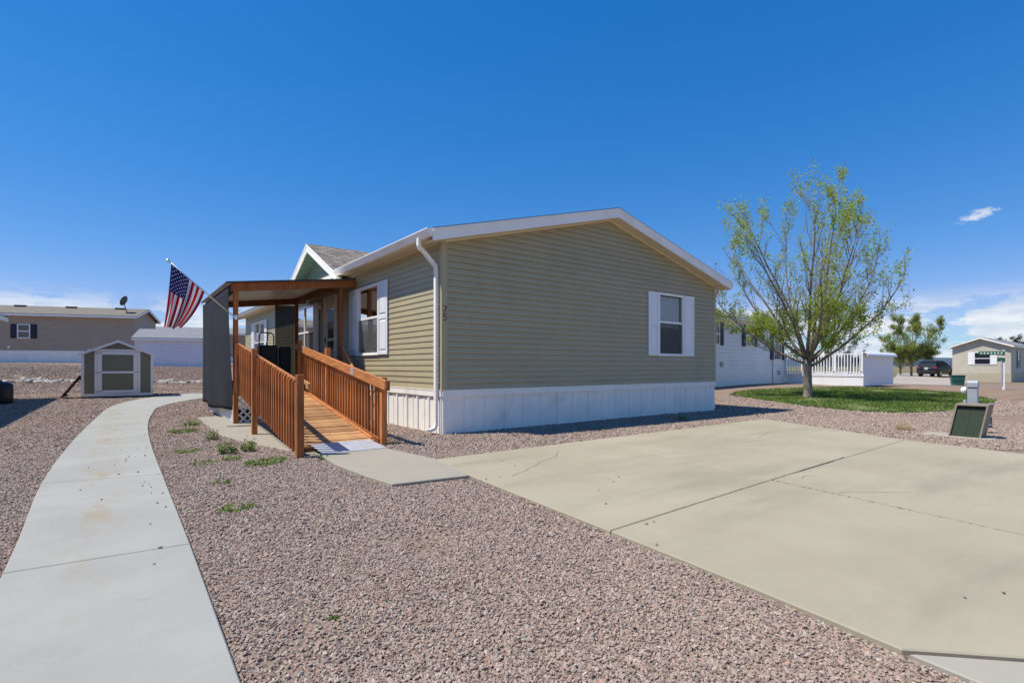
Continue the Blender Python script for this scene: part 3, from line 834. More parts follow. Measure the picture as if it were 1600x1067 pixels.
# house number, figure over figure on the corner post
def figure(strokes, z0, h, name):
    mb = MB(HO)
    for pl in strokes:
        for i in range(len(pl) - 1):
            p, q = pl[i], pl[i + 1]
            P = Vector(GAB.P(X0 + .03 + p[0] * .06 + p[1] * .012, .030, z0 + p[1] * h)); Q = Vector(GAB.P(X0 + .03 + q[0] * .06 + q[1] * .012, .030, z0 + q[1] * h))
            d = (Q - P).normalized() * .004
            mb.bar(P - d, Q + d, .010, .013, (0, 0, 1) if abs(d.x) > abs(d.z) else (1, 0, 0))
    mb.build(name, 'black_plastic', house)
figure([[(-.5, 1), (.5, 1)], [(.5, .98), (.1, .5), (-.1, 0)]], 2.165, .108, 'number_seven')
figure([[(.5, 1), (-.35, 1), (-.4, .58), (.1, .64), (.45, .45), (.45, .18), (.1, 0), (-.45, .06)]], 2.02, .118, 'number_five')
# ================================================================== porch
PX0, PX1, PY0, PY1, PZ = 1.93, 4.50, 12.38, 16.45, .80
PO = (PX0, PY0, 0)
porch = root('covered_porch', 'stained wood porch with flat panel roof beside the front door', 'porch', PO)
n = int((PY1 - PY0) / .144)
pm = boxmesh('deck_board', PX1 - PX0 + .06, .138, .034, 'plank', .004)
for i in range(n): piece('deck_board', pm, ((PX0 + PX1) / 2 - PO[0], .072 + i * .144, PZ - .017), porch)
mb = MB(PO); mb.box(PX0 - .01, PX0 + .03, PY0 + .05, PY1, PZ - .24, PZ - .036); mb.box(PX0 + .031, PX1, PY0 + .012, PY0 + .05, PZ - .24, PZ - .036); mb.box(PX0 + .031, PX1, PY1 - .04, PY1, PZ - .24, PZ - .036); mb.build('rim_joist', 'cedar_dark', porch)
def proof(x): return 2.985 + .125 * (x - 1.8)
for (x, y, z0) in ((PX0, PY0 - .03, -.03), (4.20, PY0 + .02, -.03), (4.20, PY1 - .1, -.03), (PX0 + .02, PY1 - .1, -.03)):
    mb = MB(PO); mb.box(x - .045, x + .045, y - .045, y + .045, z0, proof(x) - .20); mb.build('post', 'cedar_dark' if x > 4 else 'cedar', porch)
def beam(y0, y1, m='cedar'):
    mb = MB(PO); mb.prism([(1.84, proof(1.84) - .20), (4.50, proof(4.50) - .20), (4.50, proof(4.50) - .032), (1.84, proof(1.84) - .032)], 1, y0, y1); mb.build('beam', m, porch)
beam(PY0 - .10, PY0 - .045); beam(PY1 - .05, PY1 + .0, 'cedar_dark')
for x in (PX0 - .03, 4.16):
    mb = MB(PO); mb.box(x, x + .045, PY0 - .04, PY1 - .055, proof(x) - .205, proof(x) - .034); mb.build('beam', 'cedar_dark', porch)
mb = MB(PO)
nn = 34; xs_ = [1.76 + (4.50 - 1.76) * i / 1 for i in (0, 1)]
yl = []
for i in range(int((PY1 + .12 - (PY0 - .16)) / .075)):
    y = PY0 - .16 + i * .075; yl += [(y, 0), (y + .045, 0), (y + .055, .018), (y + .068, .018)]
vs = []
for y, dz in yl: vs += [(xs_[0], y, proof(xs_[0]) - .028 + dz), (xs_[1], y, proof(xs_[1]) - .028 + dz)]
mb.add(vs, [(2 * k, 2 * k + 1, 2 * k + 3, 2 * k + 2) for k in range(len(yl) - 1)])
mb.build('roof_panel', 'porch_panel', porch, fix=False)
mb = MB(PO); mb.prism([(1.75, proof(1.75) - .036), (4.505, proof(4.505) - .036), (4.505, proof(4.505) + .004), (1.75, proof(1.75) + .004)], 1, PY0 - .185, PY0 - .165)
mb.box(1.735, 1.755, PY0 - .16, PY1 + .12, proof(1.75) - .036, proof(1.75) + .004); mb.build('roof_edge_trim', 'roof_edge', porch)
mb = MB(PO); mb.box(3.15, 3.35, PY0 + .55, PY0 + .72, proof(3.2) - .11, proof(3.2) - .032); mb.build('ceiling_lamp', 'white_vinyl', porch, bevel=.02)
# white slatted skirt below the deck edge
mb0 = boxmesh('skirt_slat', .012, .055, .50, 'white_vinyl')
for i in range(int((PY1 - PY0 - .1) / .085)):
    piece('skirt_slat', mb0, (-.022, .12 + i * .085, .24), porch)
# railing of the porch at the side of the steps, steps down to the gravel
mb = MB(PO); mb.bar((4.22, 12.42, 1.62), (4.22, 11.42, .92), .04, .20); mb.build('stair_rail', 'pale_wood', porch)
mb = MB(PO); mb.bar((4.27, 11.44, -.03), (4.27, 11.44, .98), .085, .085, (0, 1, 0)); mb.build('post', 'cedar', porch)
for i in range(6):
    y = 12.25 - i * .13; mb = MB(PO); mb.box(4.30, 4.335, y - .018, y + .018, .62 - i * .085, 1.52 - i * .09); mb.build('baluster', 'cedar', porch)
for i, (z, y) in enumerate(((.60, 12.28), (.40, 12.0), (.20, 11.72))):
    mb = MB(PO); mb.box(3.40, 4.22, y - .14, y + .13, z - .035, z); mb.build('stair_tread', 'plank', porch)
mb = MB(PO)
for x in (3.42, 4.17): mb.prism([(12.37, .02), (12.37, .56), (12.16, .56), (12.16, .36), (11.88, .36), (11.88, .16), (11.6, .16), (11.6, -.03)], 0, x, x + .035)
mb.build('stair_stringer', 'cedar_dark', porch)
def ramp_z(y): return .055 + max(0, min(1, (y - 7.62) / 4.74)) * (.80 - .055)
# white lattice closing the space under the deck, behind the ramp
LO = (2.6, 12.345, 0)
lat = root('lattice_panel', 'white diagonal lattice panel closing the space under the porch deck', 'lattice', LO)
LX0, LX1, LZ0, LZ1 = 1.98, 3.36, .0, .555
for s_, yy in ((1, 12.338), (-1, 12.348)):
    c = LX0 - .6
    while c < LX1 + .7:
        pts = [(x, s_ * (x - c)) for x in np.linspace(LX0, LX1, 200) if LZ0 < s_ * (x - c) < LZ1]
        if len(pts) > 6:
            mb = MB(LO); mb.bar((pts[0][0], yy, pts[0][1]), (pts[-1][0], yy, pts[-1][1]), .007, .036, (-s_, 0, 1)); mb.build('lattice_strip', 'white_paint', lat)
        c += .155
for q in ((LX0 - .03, LX1, -.03, .0), (LX0 - .03, LX1, .556, .575)):
    mb = MB(LO); mb.box(q[0], q[1], 12.33, 12.356, q[2], q[3]); mb.build('frame', 'white_paint', lat)

# black cart on the deck
CO = (3.05, 14.9, PZ)
cart = root('folded_cart', 'black fabric cart with tube handle standing on the porch', 'cart', CO)
for k, (xa, xb_) in enumerate(((2.86, 3.30), (3.36, 3.66))):
    mb = MB(CO); mb.box(xa, xb_, 14.7 + .1 * k, 15.1, PZ + .12, PZ + .96 - .03 * k); mb.build('bag', 'black_plastic', cart, bevel=.03)
mb = MB(CO); mb.tube([(2.90, 14.98, PZ + .9), (2.90, 14.98, PZ + 1.22), (2.93, 14.98, PZ + 1.28), (2.98, 14.98, PZ + 1.30), (3.18, 14.98, PZ + 1.30), (3.24, 14.98, PZ + 1.27), (3.26, 14.98, PZ + 1.2), (3.26, 14.98, PZ + .9)], .016, 8)
mb.tube([(3.12, 14.98, PZ + 1.29), (3.10, 14.95, PZ + 1.12), (3.05, 14.9, PZ + .95)], .014, 6); mb.build('handle', 'black_plastic', cart)
for x in (2.92, 3.24, 3.42, 3.6):
    mb = MB(CO); mb.tube([(x - .02, 14.9, PZ + .062), (x + .02, 14.9, PZ + .062)], .062, 14); mb.build('wheel', 'black_rubber', cart)
mb = MB(CO); mb.box(2.88, 3.64, 14.8, 15.0, PZ + .10, PZ + .122); mb.build('base', 'black_plastic', cart)

# ------------------------------------------------------------------ shade cloths
def cloth(name, label, cat, P, nu, nv, m, loc):
    vs = [tuple(P(i / nu, j / nv)) for j in range(nv + 1) for i in range(nu + 1)]
    fs = [(j * (nu + 1) + i, j * (nu + 1) + i + 1, (j + 1) * (nu + 1) + i + 1, (j + 1) * (nu + 1) + i) for j in range(nv) for i in range(nu)]
    mb = MB(loc).add(vs, fs); me = mb.mesh(name, m, True, fix=False)
    o = piece(name, me, loc); sm = o.modifiers.new('thickness', 'SOLIDIFY'); sm.thickness = .003
    return tag(o, label, cat)
def side_cloth(u, v):       # u along the porch, v from top to bottom
    y = PY0 - .1 + u * (PY1 - PY0 + .28)
    zt = proof(1.8) - .10; zb = .24 + .03 * math.sin(u * 9) + .10 * (1 - u) * 0 - .04 * u
    z = zt + (zb - zt) * v
    x = 1.78 - .05 * v * v * 0 + .025 * math.sin(u * 15 + v * 2) * v + .03 * math.sin(u * 6 + 1) * v - .07 * v * math.exp(-(u / .12) ** 2) * 0
    x += .10 * math.exp(-((u - .02) / .07) ** 2) * v ** 3
    return (x, y + .10 * v ** 3 * math.exp(-(u / .1) ** 2), z)
cloth('shade_cloth', 'charcoal shade cloth hanging down the open side of the porch', 'shade cloth', side_cloth, 40, 30, 'shade_cloth', (1.78, PY0, 0))
cloth('narrow_screen', 'dark thin screen hung at the far end of the porch', 'screen', lambda u, v: (3.62 + u * .55, PY1 + .02 + .01 * math.sin(u * 12), proof(3.7) - .2 + (1.05 - proof(3.7)) * v), 12, 12, 'thin_cloth', (3.9, PY1, .8))

# ------------------------------------------------------------------ flag
FO = (1.90, PY0 - .075, 2.22)
flag = root('flag', 'American flag with stars and stripes on a pole angled from the porch post', 'flag', FO)
pb, pt = Vector((1.90, PY0 - .105, 2.24)), Vector((.74, PY0 - .10, 3.285))
mb = MB(FO); mb.tube([pb, pt], .0125, 10); mb.build('pole', 'alu', flag, True)
mb = MB(FO); d = (pt - pb).normalized()
mb.tube([pt - d * .01, pt + d * .004, pt + d * .02, pt + d * .045, pt + d * .06], [.013, .026, .032, .022, .006], 10); mb.build('finial', 'alu', flag, True)
mb = MB(FO); mb.tube([pb - d * .02, pb + d * .11], .02, 10); mb.box(1.895, 1.955, PY0 - .092, PY0 - .076, 2.20, 2.29); mb.build('bracket', 'alu', flag)
def flagP(s, t):            # s: along the hoist from the pole's tip, t: along the fly
    p = pt - d * (.045 + s * .775)
    end = Vector((.645 + .29 * s, PY0 - .1, 1.965 + .02 * math.sin(s * 9)))
    ctl = Vector((p.x * .62 + end.x * .38 + .03 * s, PY0 - .1, p.z * .45 + end.z * .55 - .03 * s))
    q = p * (1 - t) ** 2 + ctl * 2 * t * (1 - t) + end * t * t
    amp = .075 * t ** .8
    q.y += amp * math.sin(s * 15.5 + 1.2 * t) + .03 * t * math.sin(s * 5 + 2)
    q.x += .018 * t * math.sin(s * 15.5 + .8)
    q.z += .02 * t * math.cos(s * 15.5)
    return q
def flag_part(name, s0, s1, t0, t1, m):
    ns = max(2, int((s1 - s0) * 78)); ntt = max(2, int((t1 - t0) * 40)); 
    vs = [flagP(s0 + (s1 - s0) * i / ns, t0 + (t1 - t0) * j / ntt) for j in range(ntt + 1) for i in range(ns + 1)]
    fs = [(j * (ns + 1) + i, j * (ns + 1) + i + 1, (j + 1) * (ns + 1) + i + 1, (j + 1) * (ns + 1) + i) for j in range(ntt) for i in range(ns)]
    return MB(FO).add(vs, fs).build(name, m, flag, True, fix=False)
for k in range(13):
    flag_part('stripe', k / 13, (k + 1) / 13, .4 if k < 7 else 0, 1, 'flag_white' if k % 2 else 'flag_red')
canton = flag_part('canton', 0, 7 / 13, 0, .4, 'flag_blue')
for r in range(9):
    for c_ in range(11):
        if (r + c_) % 2: continue
        s, t = (r + 1) / 10 * 7 / 13, (c_ + 1) / 12 * .4
        e = .01; p = flagP(s, t); ds = (flagP(s + e, t) - p); dt = (flagP(s, t + e) - p)
        ds.normalize(); dt.normalize(); nn_ = ds.cross(dt).normalized()
        if nn_.y > 0: nn_ = -nn_
        vs = []
        for k in range(10):
            rr_ = .0215 if k % 2 == 0 else .0095; an = math.pi / 2 + k * math.pi / 5
            vs.append(p + nn_ * .004 - ds * math.sin(an) * rr_ + dt * math.cos(an) * rr_)
        MB(FO).add(vs, [list(range(10))]).build('star', 'flag_white', canton, fix=False)

# ================================================================== ramp
RO = (2.55, 7.5, 0)
rampo = root('wheelchair_ramp', 'orange stained wooden ramp with baluster railings and metal toe plate', 'ramp', RO)
RA, RB = 7.66, 12.36
slope = math.atan2(.745, 4.74)
pl = boxmesh('plank', 1.16, .132, .036, 'plank', .006)
npk = 31
for i in range(npk):
    y = RA + .07 + i * (RB - RA - .04) / npk
    piece('plank', pl, (2.555 - RO[0] + random.uniform(-.006, .006), y - RO[1], ramp_z(y) - .018 + random.uniform(-.006, .005)), rampo, (slope + random.uniform(-.02, .02), random.uniform(-.005, .005), random.uniform(-.006, .006)))
for x in (1.995, 3.115):
    mb = MB(RO); mb.bar((x, RA + .02, ramp_z(RA) - .06), (x, RB, ramp_z(RB) - .09), .038, .10); mb.build('stringer', 'cedar', rampo)
mb = MB(RO); mb.bar((3.10, RA + .05, ramp_z(RA) + .02), (3.10, RB, ramp_z(RB) + .02), .04, .035); mb.build('edge_curb', 'rail_wood', rampo)
mb = MB(RO); mb.bar((2.0, RA + .05, ramp_z(RA) + .02), (2.0, RB, ramp_z(RB) + .02), .04, .035); mb.build('edge_curb', 'rail_wood', rampo)
mb = MB(RO); mb.box(2.0, 3.1, RA - .05, RA - .012, -.03, .04); mb.build('end_board', 'cedar_dark', rampo)
for y in (9.2, 10.8):
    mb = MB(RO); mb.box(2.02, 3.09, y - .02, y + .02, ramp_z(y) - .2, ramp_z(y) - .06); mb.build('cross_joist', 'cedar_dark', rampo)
mb = MB(RO); mb.prism([(7.06, .013), (7.06, .020), (7.70, .070), (7.70, .062)], 0, 2.16, 3.06)
mb.build('toe_plate', 'galv', rampo)
def rail_z(y): return .985 + (y - 7.4) * .1465       # top edge of the hand rails
# left railing
for (y, zt) in ((7.20, 1.09), (10.17, 1.52)):
    mb = MB(RO); mb.box(1.845, 1.935, y - .045, y + .045, -.06, zt); mb.build('post', 'cedar', rampo, bevel=.004)
mb = MB(RO); mb.bar((1.962, 7.36, rail_z(7.36) - .07), (1.962, 12.33, rail_z(12.33) - .07), .038, .14); mb.build('hand_rail', 'rail_wood', rampo)
mb = MB(RO); mb.bar((1.958, 7.26, ramp_z(7.5) + .0), (1.958, 12.33, ramp_z(12.33) - .06), .03, .09); mb.build('bottom_rail', 'cedar_dark', rampo)
bal = MB().box(-.019, .019, -.019, .019, 0, .90)
bal = MB().add([(-.019, -.019, 0), (.019, -.019, 0), (.019, .019, 0), (-.019, .019, 0), (-.019, -.019, .985), (.019, -.019, 1.015), (.019, .019, 1.015), (-.019, .019, .985)],
               [(0, 3, 2, 1), (4, 5, 6, 7), (0, 1, 5, 4), (1, 2, 6, 5), (2, 3, 7, 6), (3, 0, 4, 7)]).mesh('baluster', 'cedar')
y = 7.33
while y < 12.28:
    if abs(y - 10.17) > .07: piece('baluster', bal, (1.922 - RO[0], y - RO[1], rail_z(y) - 1.015 - .01 * random.random()), rampo, (random.uniform(-.006, .006), random.uniform(-.008, .008), 0))
    y += .158
mb = MB(RO); mb.bar((2.05, 7.33, rail_z(7.33) - .075), (2.05, 7.95, rail_z(7.95) - .075), .038, .13); mb.build('hand_rail', 'pale_wood', rampo)
mb = MB(RO); mb.box(1.983, 2.029, 7.45, 7.55, rail_z(7.4) - .11, rail_z(7.4) - .03); mb.build('rail_spacer', 'cedar_dark', rampo)
# right railing
for (y, zt) in ((7.62, 1.03), (10.35, 1.56), (12.40, 1.80)):
    mb = MB(RO); mb.box(3.205, 3.295, y - .045, y + .045, -.06, zt); mb.build('post', 'cedar', rampo, bevel=.004)
mb = MB(RO); mb.bar((3.182, 7.36, rail_z(7.36) - .07), (3.182, 8.75, rail_z(8.75) - .07), .04, .15); mb.build('hand_rail', 'rail_wood', rampo, bevel=.003)
mb = MB(RO); mb.bar((3.182, 8.755, rail_z(8.755) - .07), (3.182, 12.45, rail_z(12.45) - .07), .04, .15); mb.build('hand_rail', 'rail_wood', rampo, bevel=.003)
mb = MB(RO); mb.box(3.2035, 3.245, 7.36, 7.572, rail_z(7.36) - .15, rail_z(7.36) - .01); mb.build('rail_end_block', 'cedar_dark', rampo)
mb = MB(RO); mb.bar((3.160, 8.69, rail_z(8.69) - .07), (3.160, 8.83, rail_z(8.83) - .07), .003, .12); mb.build('splice_plate', 'galv', rampo)
mb = MB(RO); mb.bar((3.20, 7.66, ramp_z(7.66) - .03), (3.20, 12.33, ramp_z(12.33) - .07), .03, .08); mb.build('bottom_rail', 'cedar', rampo)
y = 7.76
while y < 12.30:
    if abs(y - 10.35) > .07: piece('baluster', bal, (3.236 - RO[0], y - RO[1], rail_z(y) - 1.03 - .01 * random.random()), rampo, (random.uniform(-.02, .02), random.uniform(-.012, .012), math.pi))
    y += .138
# ================================================================== generic far house
def simple_house(name, label, loc, rz, L, D, zs, ze, rise, wm, sm, rm, tm, wins=(), oh=.3, roh=.25, skirts=10, vents=0):
    """long along local x (0..L), depth along y (0..D), ridge along x"""
    r = root(name, label, 'house' if D > 3 else 'shed', loc, rz)
    mb = MB(); mb.box(-.02, L + .02, -.02, D + .02, -.25, zs); 
    mb.build('skirting', sm, r)
    if skirts:
        rib = boxmesh('skirt_rib', .05, .012, zs - .1, sm)
        for i in range(skirts): piece('skirt_rib', rib, ((i + .5) * L / skirts, -.025, zs / 2), r)
    mb = MB(); mb.prism([(0, zs), (D, zs), (D, ze), (D / 2, ze + rise), (0, ze)], 0, 0, L); wl = mb.build('wall', wm, r)
    sl_ = rise / (D / 2)
    for sg in (0, 1):
        ye = -oh if sg == 0 else D + oh; z0 = ze - sl_ * oh + .13; zr = ze + rise + .13; ln = math.hypot(D / 2 + oh, zr - z0)
        mb = MB(); A = [(-roh, ye, z0), (L + roh, ye, z0), (L + roh, D / 2, zr), (-roh, D / 2, zr)]
        mb.quad_uv(A, [(0, 0), (L, 0), (L, ln), (0, ln)]); B = [(p[0], p[1], p[2] - .03) for p in A]
        for k in range(4): mb.quad_uv([A[k], A[(k + 1) % 4], B[(k + 1) % 4], B[k]], [(0, 0), (.1, 0), (.1, .1), (0, .1)])
        mb.quad_uv(B, [(0, 0), (.1, 0), (.1, .1), (0, .1)])
        rf_ = mb.build('roof', rm, r, fix=False)
        mb = MB(); mb.box(-roh, L + roh, min(ye, ye + (.02 if sg == 0 else -.02)), max(ye, ye + (.02 if sg == 0 else -.02)), z0 - .17, z0 - .032); mb.build('eave_fascia', tm, r)
        mb = MB(); mb.box(-roh + .02, L + roh - .02, min(ye + .02, 0) if sg == 0 else D, 0 if sg == 0 else max(D, ye - .02), z0 - .10, z0 - .08); mb.build('soffit', tm, r)
        for x in (-roh, L + roh - .025):
            mb = MB(); mb.prism([(ye, z0 - .17), (D / 2, zr - .17), (D / 2, zr - .032), (ye, z0 - .032)], 0, x, x + .025); mb.build('rake_fascia', tm, r)
        if sg == 0:
            for k in range(vents):
                x = L * (k + .5) / vents; yy = D / 2 - .25; zz = zr - sl_ * .25
                mb = MB(); mb.box(x - .28, x + .28, yy - .2, yy + .2, zz - .03, zz + .09); mb.build('roof_vent', 'dish', rf_, bevel=.02)
    for (side, a0, a1, z0, z1, sh, shm) in wins:
        w = Wall('Y', 0) if side == 'f' else Wall('X', L, 1) if side == 'r' else Wall('X', 0)
        mb = MB(); t = .06
        for q in ((a0 - t, a0, z0 - t, z1 + t), (a1, a1 + t, z0 - t, z1 + t), (a0, a1, z0 - t, z0), (a0, a1, z1, z1 + t), (a0, a1, (z0 + z1) / 2 - .03, (z0 + z1) / 2 + .03)): w.box(mb, q[0], q[1], .002, .05, q[2], q[3])
        wi = mb.build('window', 'white_vinyl', r)
        for lo, hi in ((z0, (z0 + z1) / 2 - .03), ((z0 + z1) / 2 + .03, z1)):
            mb = MB(); w.box(mb, a0, a1, .004, .018, lo, hi); mb.build('pane', 'car_glass', wi)
        if sh:
            for q in ((a0 - t - .01 - sh, a0 - t - .01), (a1 + t + .01, a1 + t + .01 + sh)):
                mb = MB(); w.box(mb, q[0], q[1], .002, .04, z0 - t, z1 + t); s_ = mb.build('shutter', shm, r)
                for lo, hi in ((z0, (z0 + z1) / 2 - .06), ((z0 + z1) / 2 + .06, z1)):
                    mb = MB(); w.box(mb, q[0] + .08, q[1] - .08, .0405, .052, lo, hi); mb.build('raised_panel', shm, s_)
    return r

# grey house on the bank: right corner at pixel 208, d 35; long wall runs to the left
c0 = atd(209, 566, 35); dirL = atd(0, 566, 33.6) - c0
ang = R(-37.148 + 18) 
ux = Vector((math.cos(R(-19)), math.sin(R(-19)), 0))      # along the wall, left to right
gh_L = 17.0
p0 = c0 - ux * gh_L
gz = 1.44
def along(u):                                             # distance along the wall seen at column u
    best = min(range(0, 1700), key=lambda i: abs(800 + F * ((cT * (p0 + ux * i * .01).x - sT * (p0 + ux * i * .01).y) / (sT * (p0 + ux * i * .01).x + cT * (p0 + ux * i * .01).y)) - u))
    return best * .01
WL0, WL1 = along(29), along(46)
gh = simple_house('grey_house', 'long taupe house with white skirting and dark shutters on the bank', (p0.x, p0.y, gz), R(-19), gh_L, 4.3, .78, 3.12, .62, 'lap_taupe', 'white_skirt', 'shingle_pale', 'white_trim',
             [('f', WL0, WL1, 1.62, 2.42, .33, 'navy')], vents=6, skirts=26)
mb = MB(); mb.box(along(12.5), along(16), -.06, -.002, .92, 1.06); mb.build('wall_vent', 'white_trim', gh)

# satellite dish on its roof
q = atd(198, 492, 35.6)
dz = Vector((q.x, q.y, q.z - .12))
dish = root('satellite_dish', 'dark satellite dish on a bent mast on the taupe house roof', 'satellite dish', dz)
mb = MB(); mb.tube([(0, 0, .05), (0, 0, .35), (-.16, 0, .95)], .03, 6); mb.build('mast', 'dish', dish)
mb = MB(); mb.box(-.1, .3, -.18, .18, -.02, .05); mb.build('base_plate', 'dish', dish)
mb = MB(); vs = [(0, 0, 0)]; fs = []
for rr_, dd in ((.14, .015), (.27, .06), (.36, .11)):
    for k in range(16): vs.append((rr_ * .8 * math.cos(k * math.pi / 8), -dd, rr_ * math.sin(k * math.pi / 8)))
for k in range(16): fs.append((0, 1 + k, 1 + (k + 1) % 16))
for g_ in range(2):
    for k in range(16): fs.append((1 + 16 * g_ + k, 17 + 16 * g_ + k, 17 + 16 * g_ + (k + 1) % 16, 1 + 16 * g_ + (k + 1) % 16))
o = piece('reflector', MB().add(vs, fs).mesh('reflector', 'dish', True, fix=False), (-.24, -.03, 1.12), dish, (R(25), 0, R(50)))
o.modifiers.new('t', 'SOLIDIFY').thickness = .01
mb = MB(); mb.tube([(-.1, 0, .8), (-.05, -.05, .5), (.12, -.02, .04)], .012, 5); mb.tube([(-.2, 0, 1.0), (-.4, -.35, 1.05)], .012, 5); mb.build('arm', 'dish', dish)

# white storage shed beside it
p = atd(210, 573, 30.5)
simple_house('storage_shed', 'low white storage shed with grey shingle roof on the bank', (p.x, p.y, 1.12), R(-17), 3.75, 2.7, .12, 1.72, .55, 'lap_shed', 'white_skirt', 'shingle_grey', 'white_trim', oh=.15, roh=.12, skirts=0)
# another roof behind
p = atd(225, 560, 52)
simple_house('far_house', 'distant house with plain grey roof behind the white storage shed', (p.x - 2, p.y, 1.5), R(-17), 12, 4.3, .7, 3.1, .62, 'lap_taupe', 'white_skirt', 'shingle_grey', 'white_trim', [('f', 4, 4.9, 1.8, 2.7, .35, 'navy')])
# neighbour along the left side; only its far corner shows
nb = simple_house('neighbour_house', 'white sided house running alongside the footpath beside the black tank', (-3.62, 10.6, 0), R(90), 16.0, 7.2, .78, 2.95, .9, 'lap_white', 'white_skirt', 'shingle_grey', 'white_trim', [('f', 3, 4.1, 1.6, 2.7, .4, 'white_vinyl'), ('f', 9, 10.1, 1.6, 2.7, .4, 'white_vinyl')], oh=.2, skirts=34)
# ================================================================== garden shed
sa, sb = Vector((-1.23, 25.2, 0)), Vector((.97, 25.12, 0))
sdir = (sb - sa); SWD = sdir.length; srz = math.atan2(sdir.y, sdir.x)
shed = root('garden_shed', 'small olive garden shed with pale trim and a wide front door', 'shed', (sa.x, sa.y, 0), srz)
SD, SH, SP = 2.5, 1.66, 2.16
mb = MB(); mb.prism([(.0, .06), (SWD, .06), (SWD, SH), (SWD / 2, SP), (0, SH)], 1, 0, SD); mb.build('wall', 'shed_olive', shed)
mb = MB(); mb.box(.01, SWD - .01, .02, SD, -.06, .06); mb.build('base', 'weathered_board', shed)
ssl = (SP - SH) / (SWD / 2)
for sg in (-1, 1):
    xe = SWD / 2 + sg * (SWD / 2 + .10); z0 = SP - ssl * (SWD / 2 + .10)
    mb = MB(); A = [(xe, -.10, z0 + .06), (xe, SD + .08, z0 + .06), (SWD / 2, SD + .08, SP + .06), (SWD / 2, -.10, SP + .06)]
    mb.quad_uv(A, [(0, 0), (2.7, 0), (2.7, 1.4), (0, 1.4)]); B = [(p[0], p[1], p[2] - .05) for p in A]
    for k in range(4): mb.quad_uv([A[k], A[(k + 1) % 4], B[(k + 1) % 4], B[k]], [(0, 0), (.1, 0), (.1, .1), (0, .1)])
    mb.quad_uv(B, [(0, 0), (.1, 0), (.1, .1), (0, .1)])
    mb.build('roof', 'shingle_grey', shed, fix=False)
    mb = MB(); mb.prism([(xe, z0 - .04), (SWD / 2, SP - .04), (SWD / 2, SP + .055), (xe, z0 + .055)], 1, -.125, -.102); mb.build('rake_fascia', 'shed_trim', shed)
def sbar(nm, x0, x1, z0, z1, o=.022, par=shed, m='shed_trim'):
    mb = MB(); mb.box(x0, x1, -o, -.001, z0, z1); return mb.build(nm, m, par)
sbar('corner_trim', -.01, .075, .16, SH + .0); sbar('corner_trim', SWD - .075, SWD + .01, .16, SH + .0); sbar('base_trim', -.01, SWD + .01, .05, .158)
dx0, dx1 = .47, SWD - .50
sbar('door_casing', dx0 - .09, dx0 - .005, .16, 1.78); sbar('door_casing', dx1 + .005, dx1 + .09, .16, 1.78); sbar('door_casing', dx0 - .30, dx1 + .30, 1.785, 1.86)
dl = sbar('door', dx0, dx1, .165, 1.775, .016, m='shed_olive')
for q in ((dx0, dx0 + .13, .166, 1.774), (dx1 - .13, dx1, .166, 1.774), (dx0 + .131, dx1 - .131, 1.65, 1.774), (dx0 + .131, dx1 - .131, .166, .28), (dx0 + .131, dx1 - .131, .93, 1.01)): 
    mb = MB(); mb.box(q[0], q[1], -.034, -.017, q[2], q[3]); mb.build('door_batten', 'shed_trim', dl)
for z in (.97, 1.70, .24):
    mb = MB(); mb.box(dx0 - .07, dx0 + .14, -.042, -.035, z - .02, z + .02); mb.build('hinge', 'grey_metal', dl)
mb = MB(); mb.box(dx1 - .10, dx1 + .05, -.05, -.035, .955, .985); mb.build('latch', 'grey_metal', dl)
# dark plank ramp leaning on it
u_ = sdir.normalized()
bo = sa - u_ * .62
lean = root('leaning_ramp', 'dark weathered board leaning against the side of the olive shed', 'board', (bo.x, bo.y, 0), srz)
for k in range(5):
    y = .15 + k * .2
    mb = MB(); mb.bar((0, y, .02), (.57, y, .86), .19, .03, (-.8, 0, .57)); mb.build('plank', 'weathered_board', lean)
for t in (.12, .85):
    mb = MB(); mb.bar((.57 * t + .035, .06, .02 + .84 * t - .03), (.57 * t + .035, 1.04, .02 + .84 * t - .03), .07, .04); mb.build('cross_batten', 'weathered_board', lean)

# black tank against the neighbour's wall
tk = gnd(-6, 631)
tank = root('water_tank', 'black plastic tank standing against the white neighbour wall', 'tank', (tk.x, tk.y, 0))
mb = MB(); mb.tube([(0, 0, -.05), (0, 0, .02), (0, 0, .60), (0, 0, .66), (0, 0, .70)], [.36, .40, .40, .36, .2], 28); mb.build('body', 'black_plastic', tank, True)
mb = MB()
for z in (.15, .35, .55): mb.tube([(0, 0, z - .015), (0, 0, z), (0, 0, z + .015)], [.395, .412, .395], 28, False)
mb.build('rib', 'black_plastic', tank, True)
mb = MB(); mb.tube([(0, 0, .70), (0, 0, .75)], .15, 20); mb.build('lid', 'black_plastic', tank)

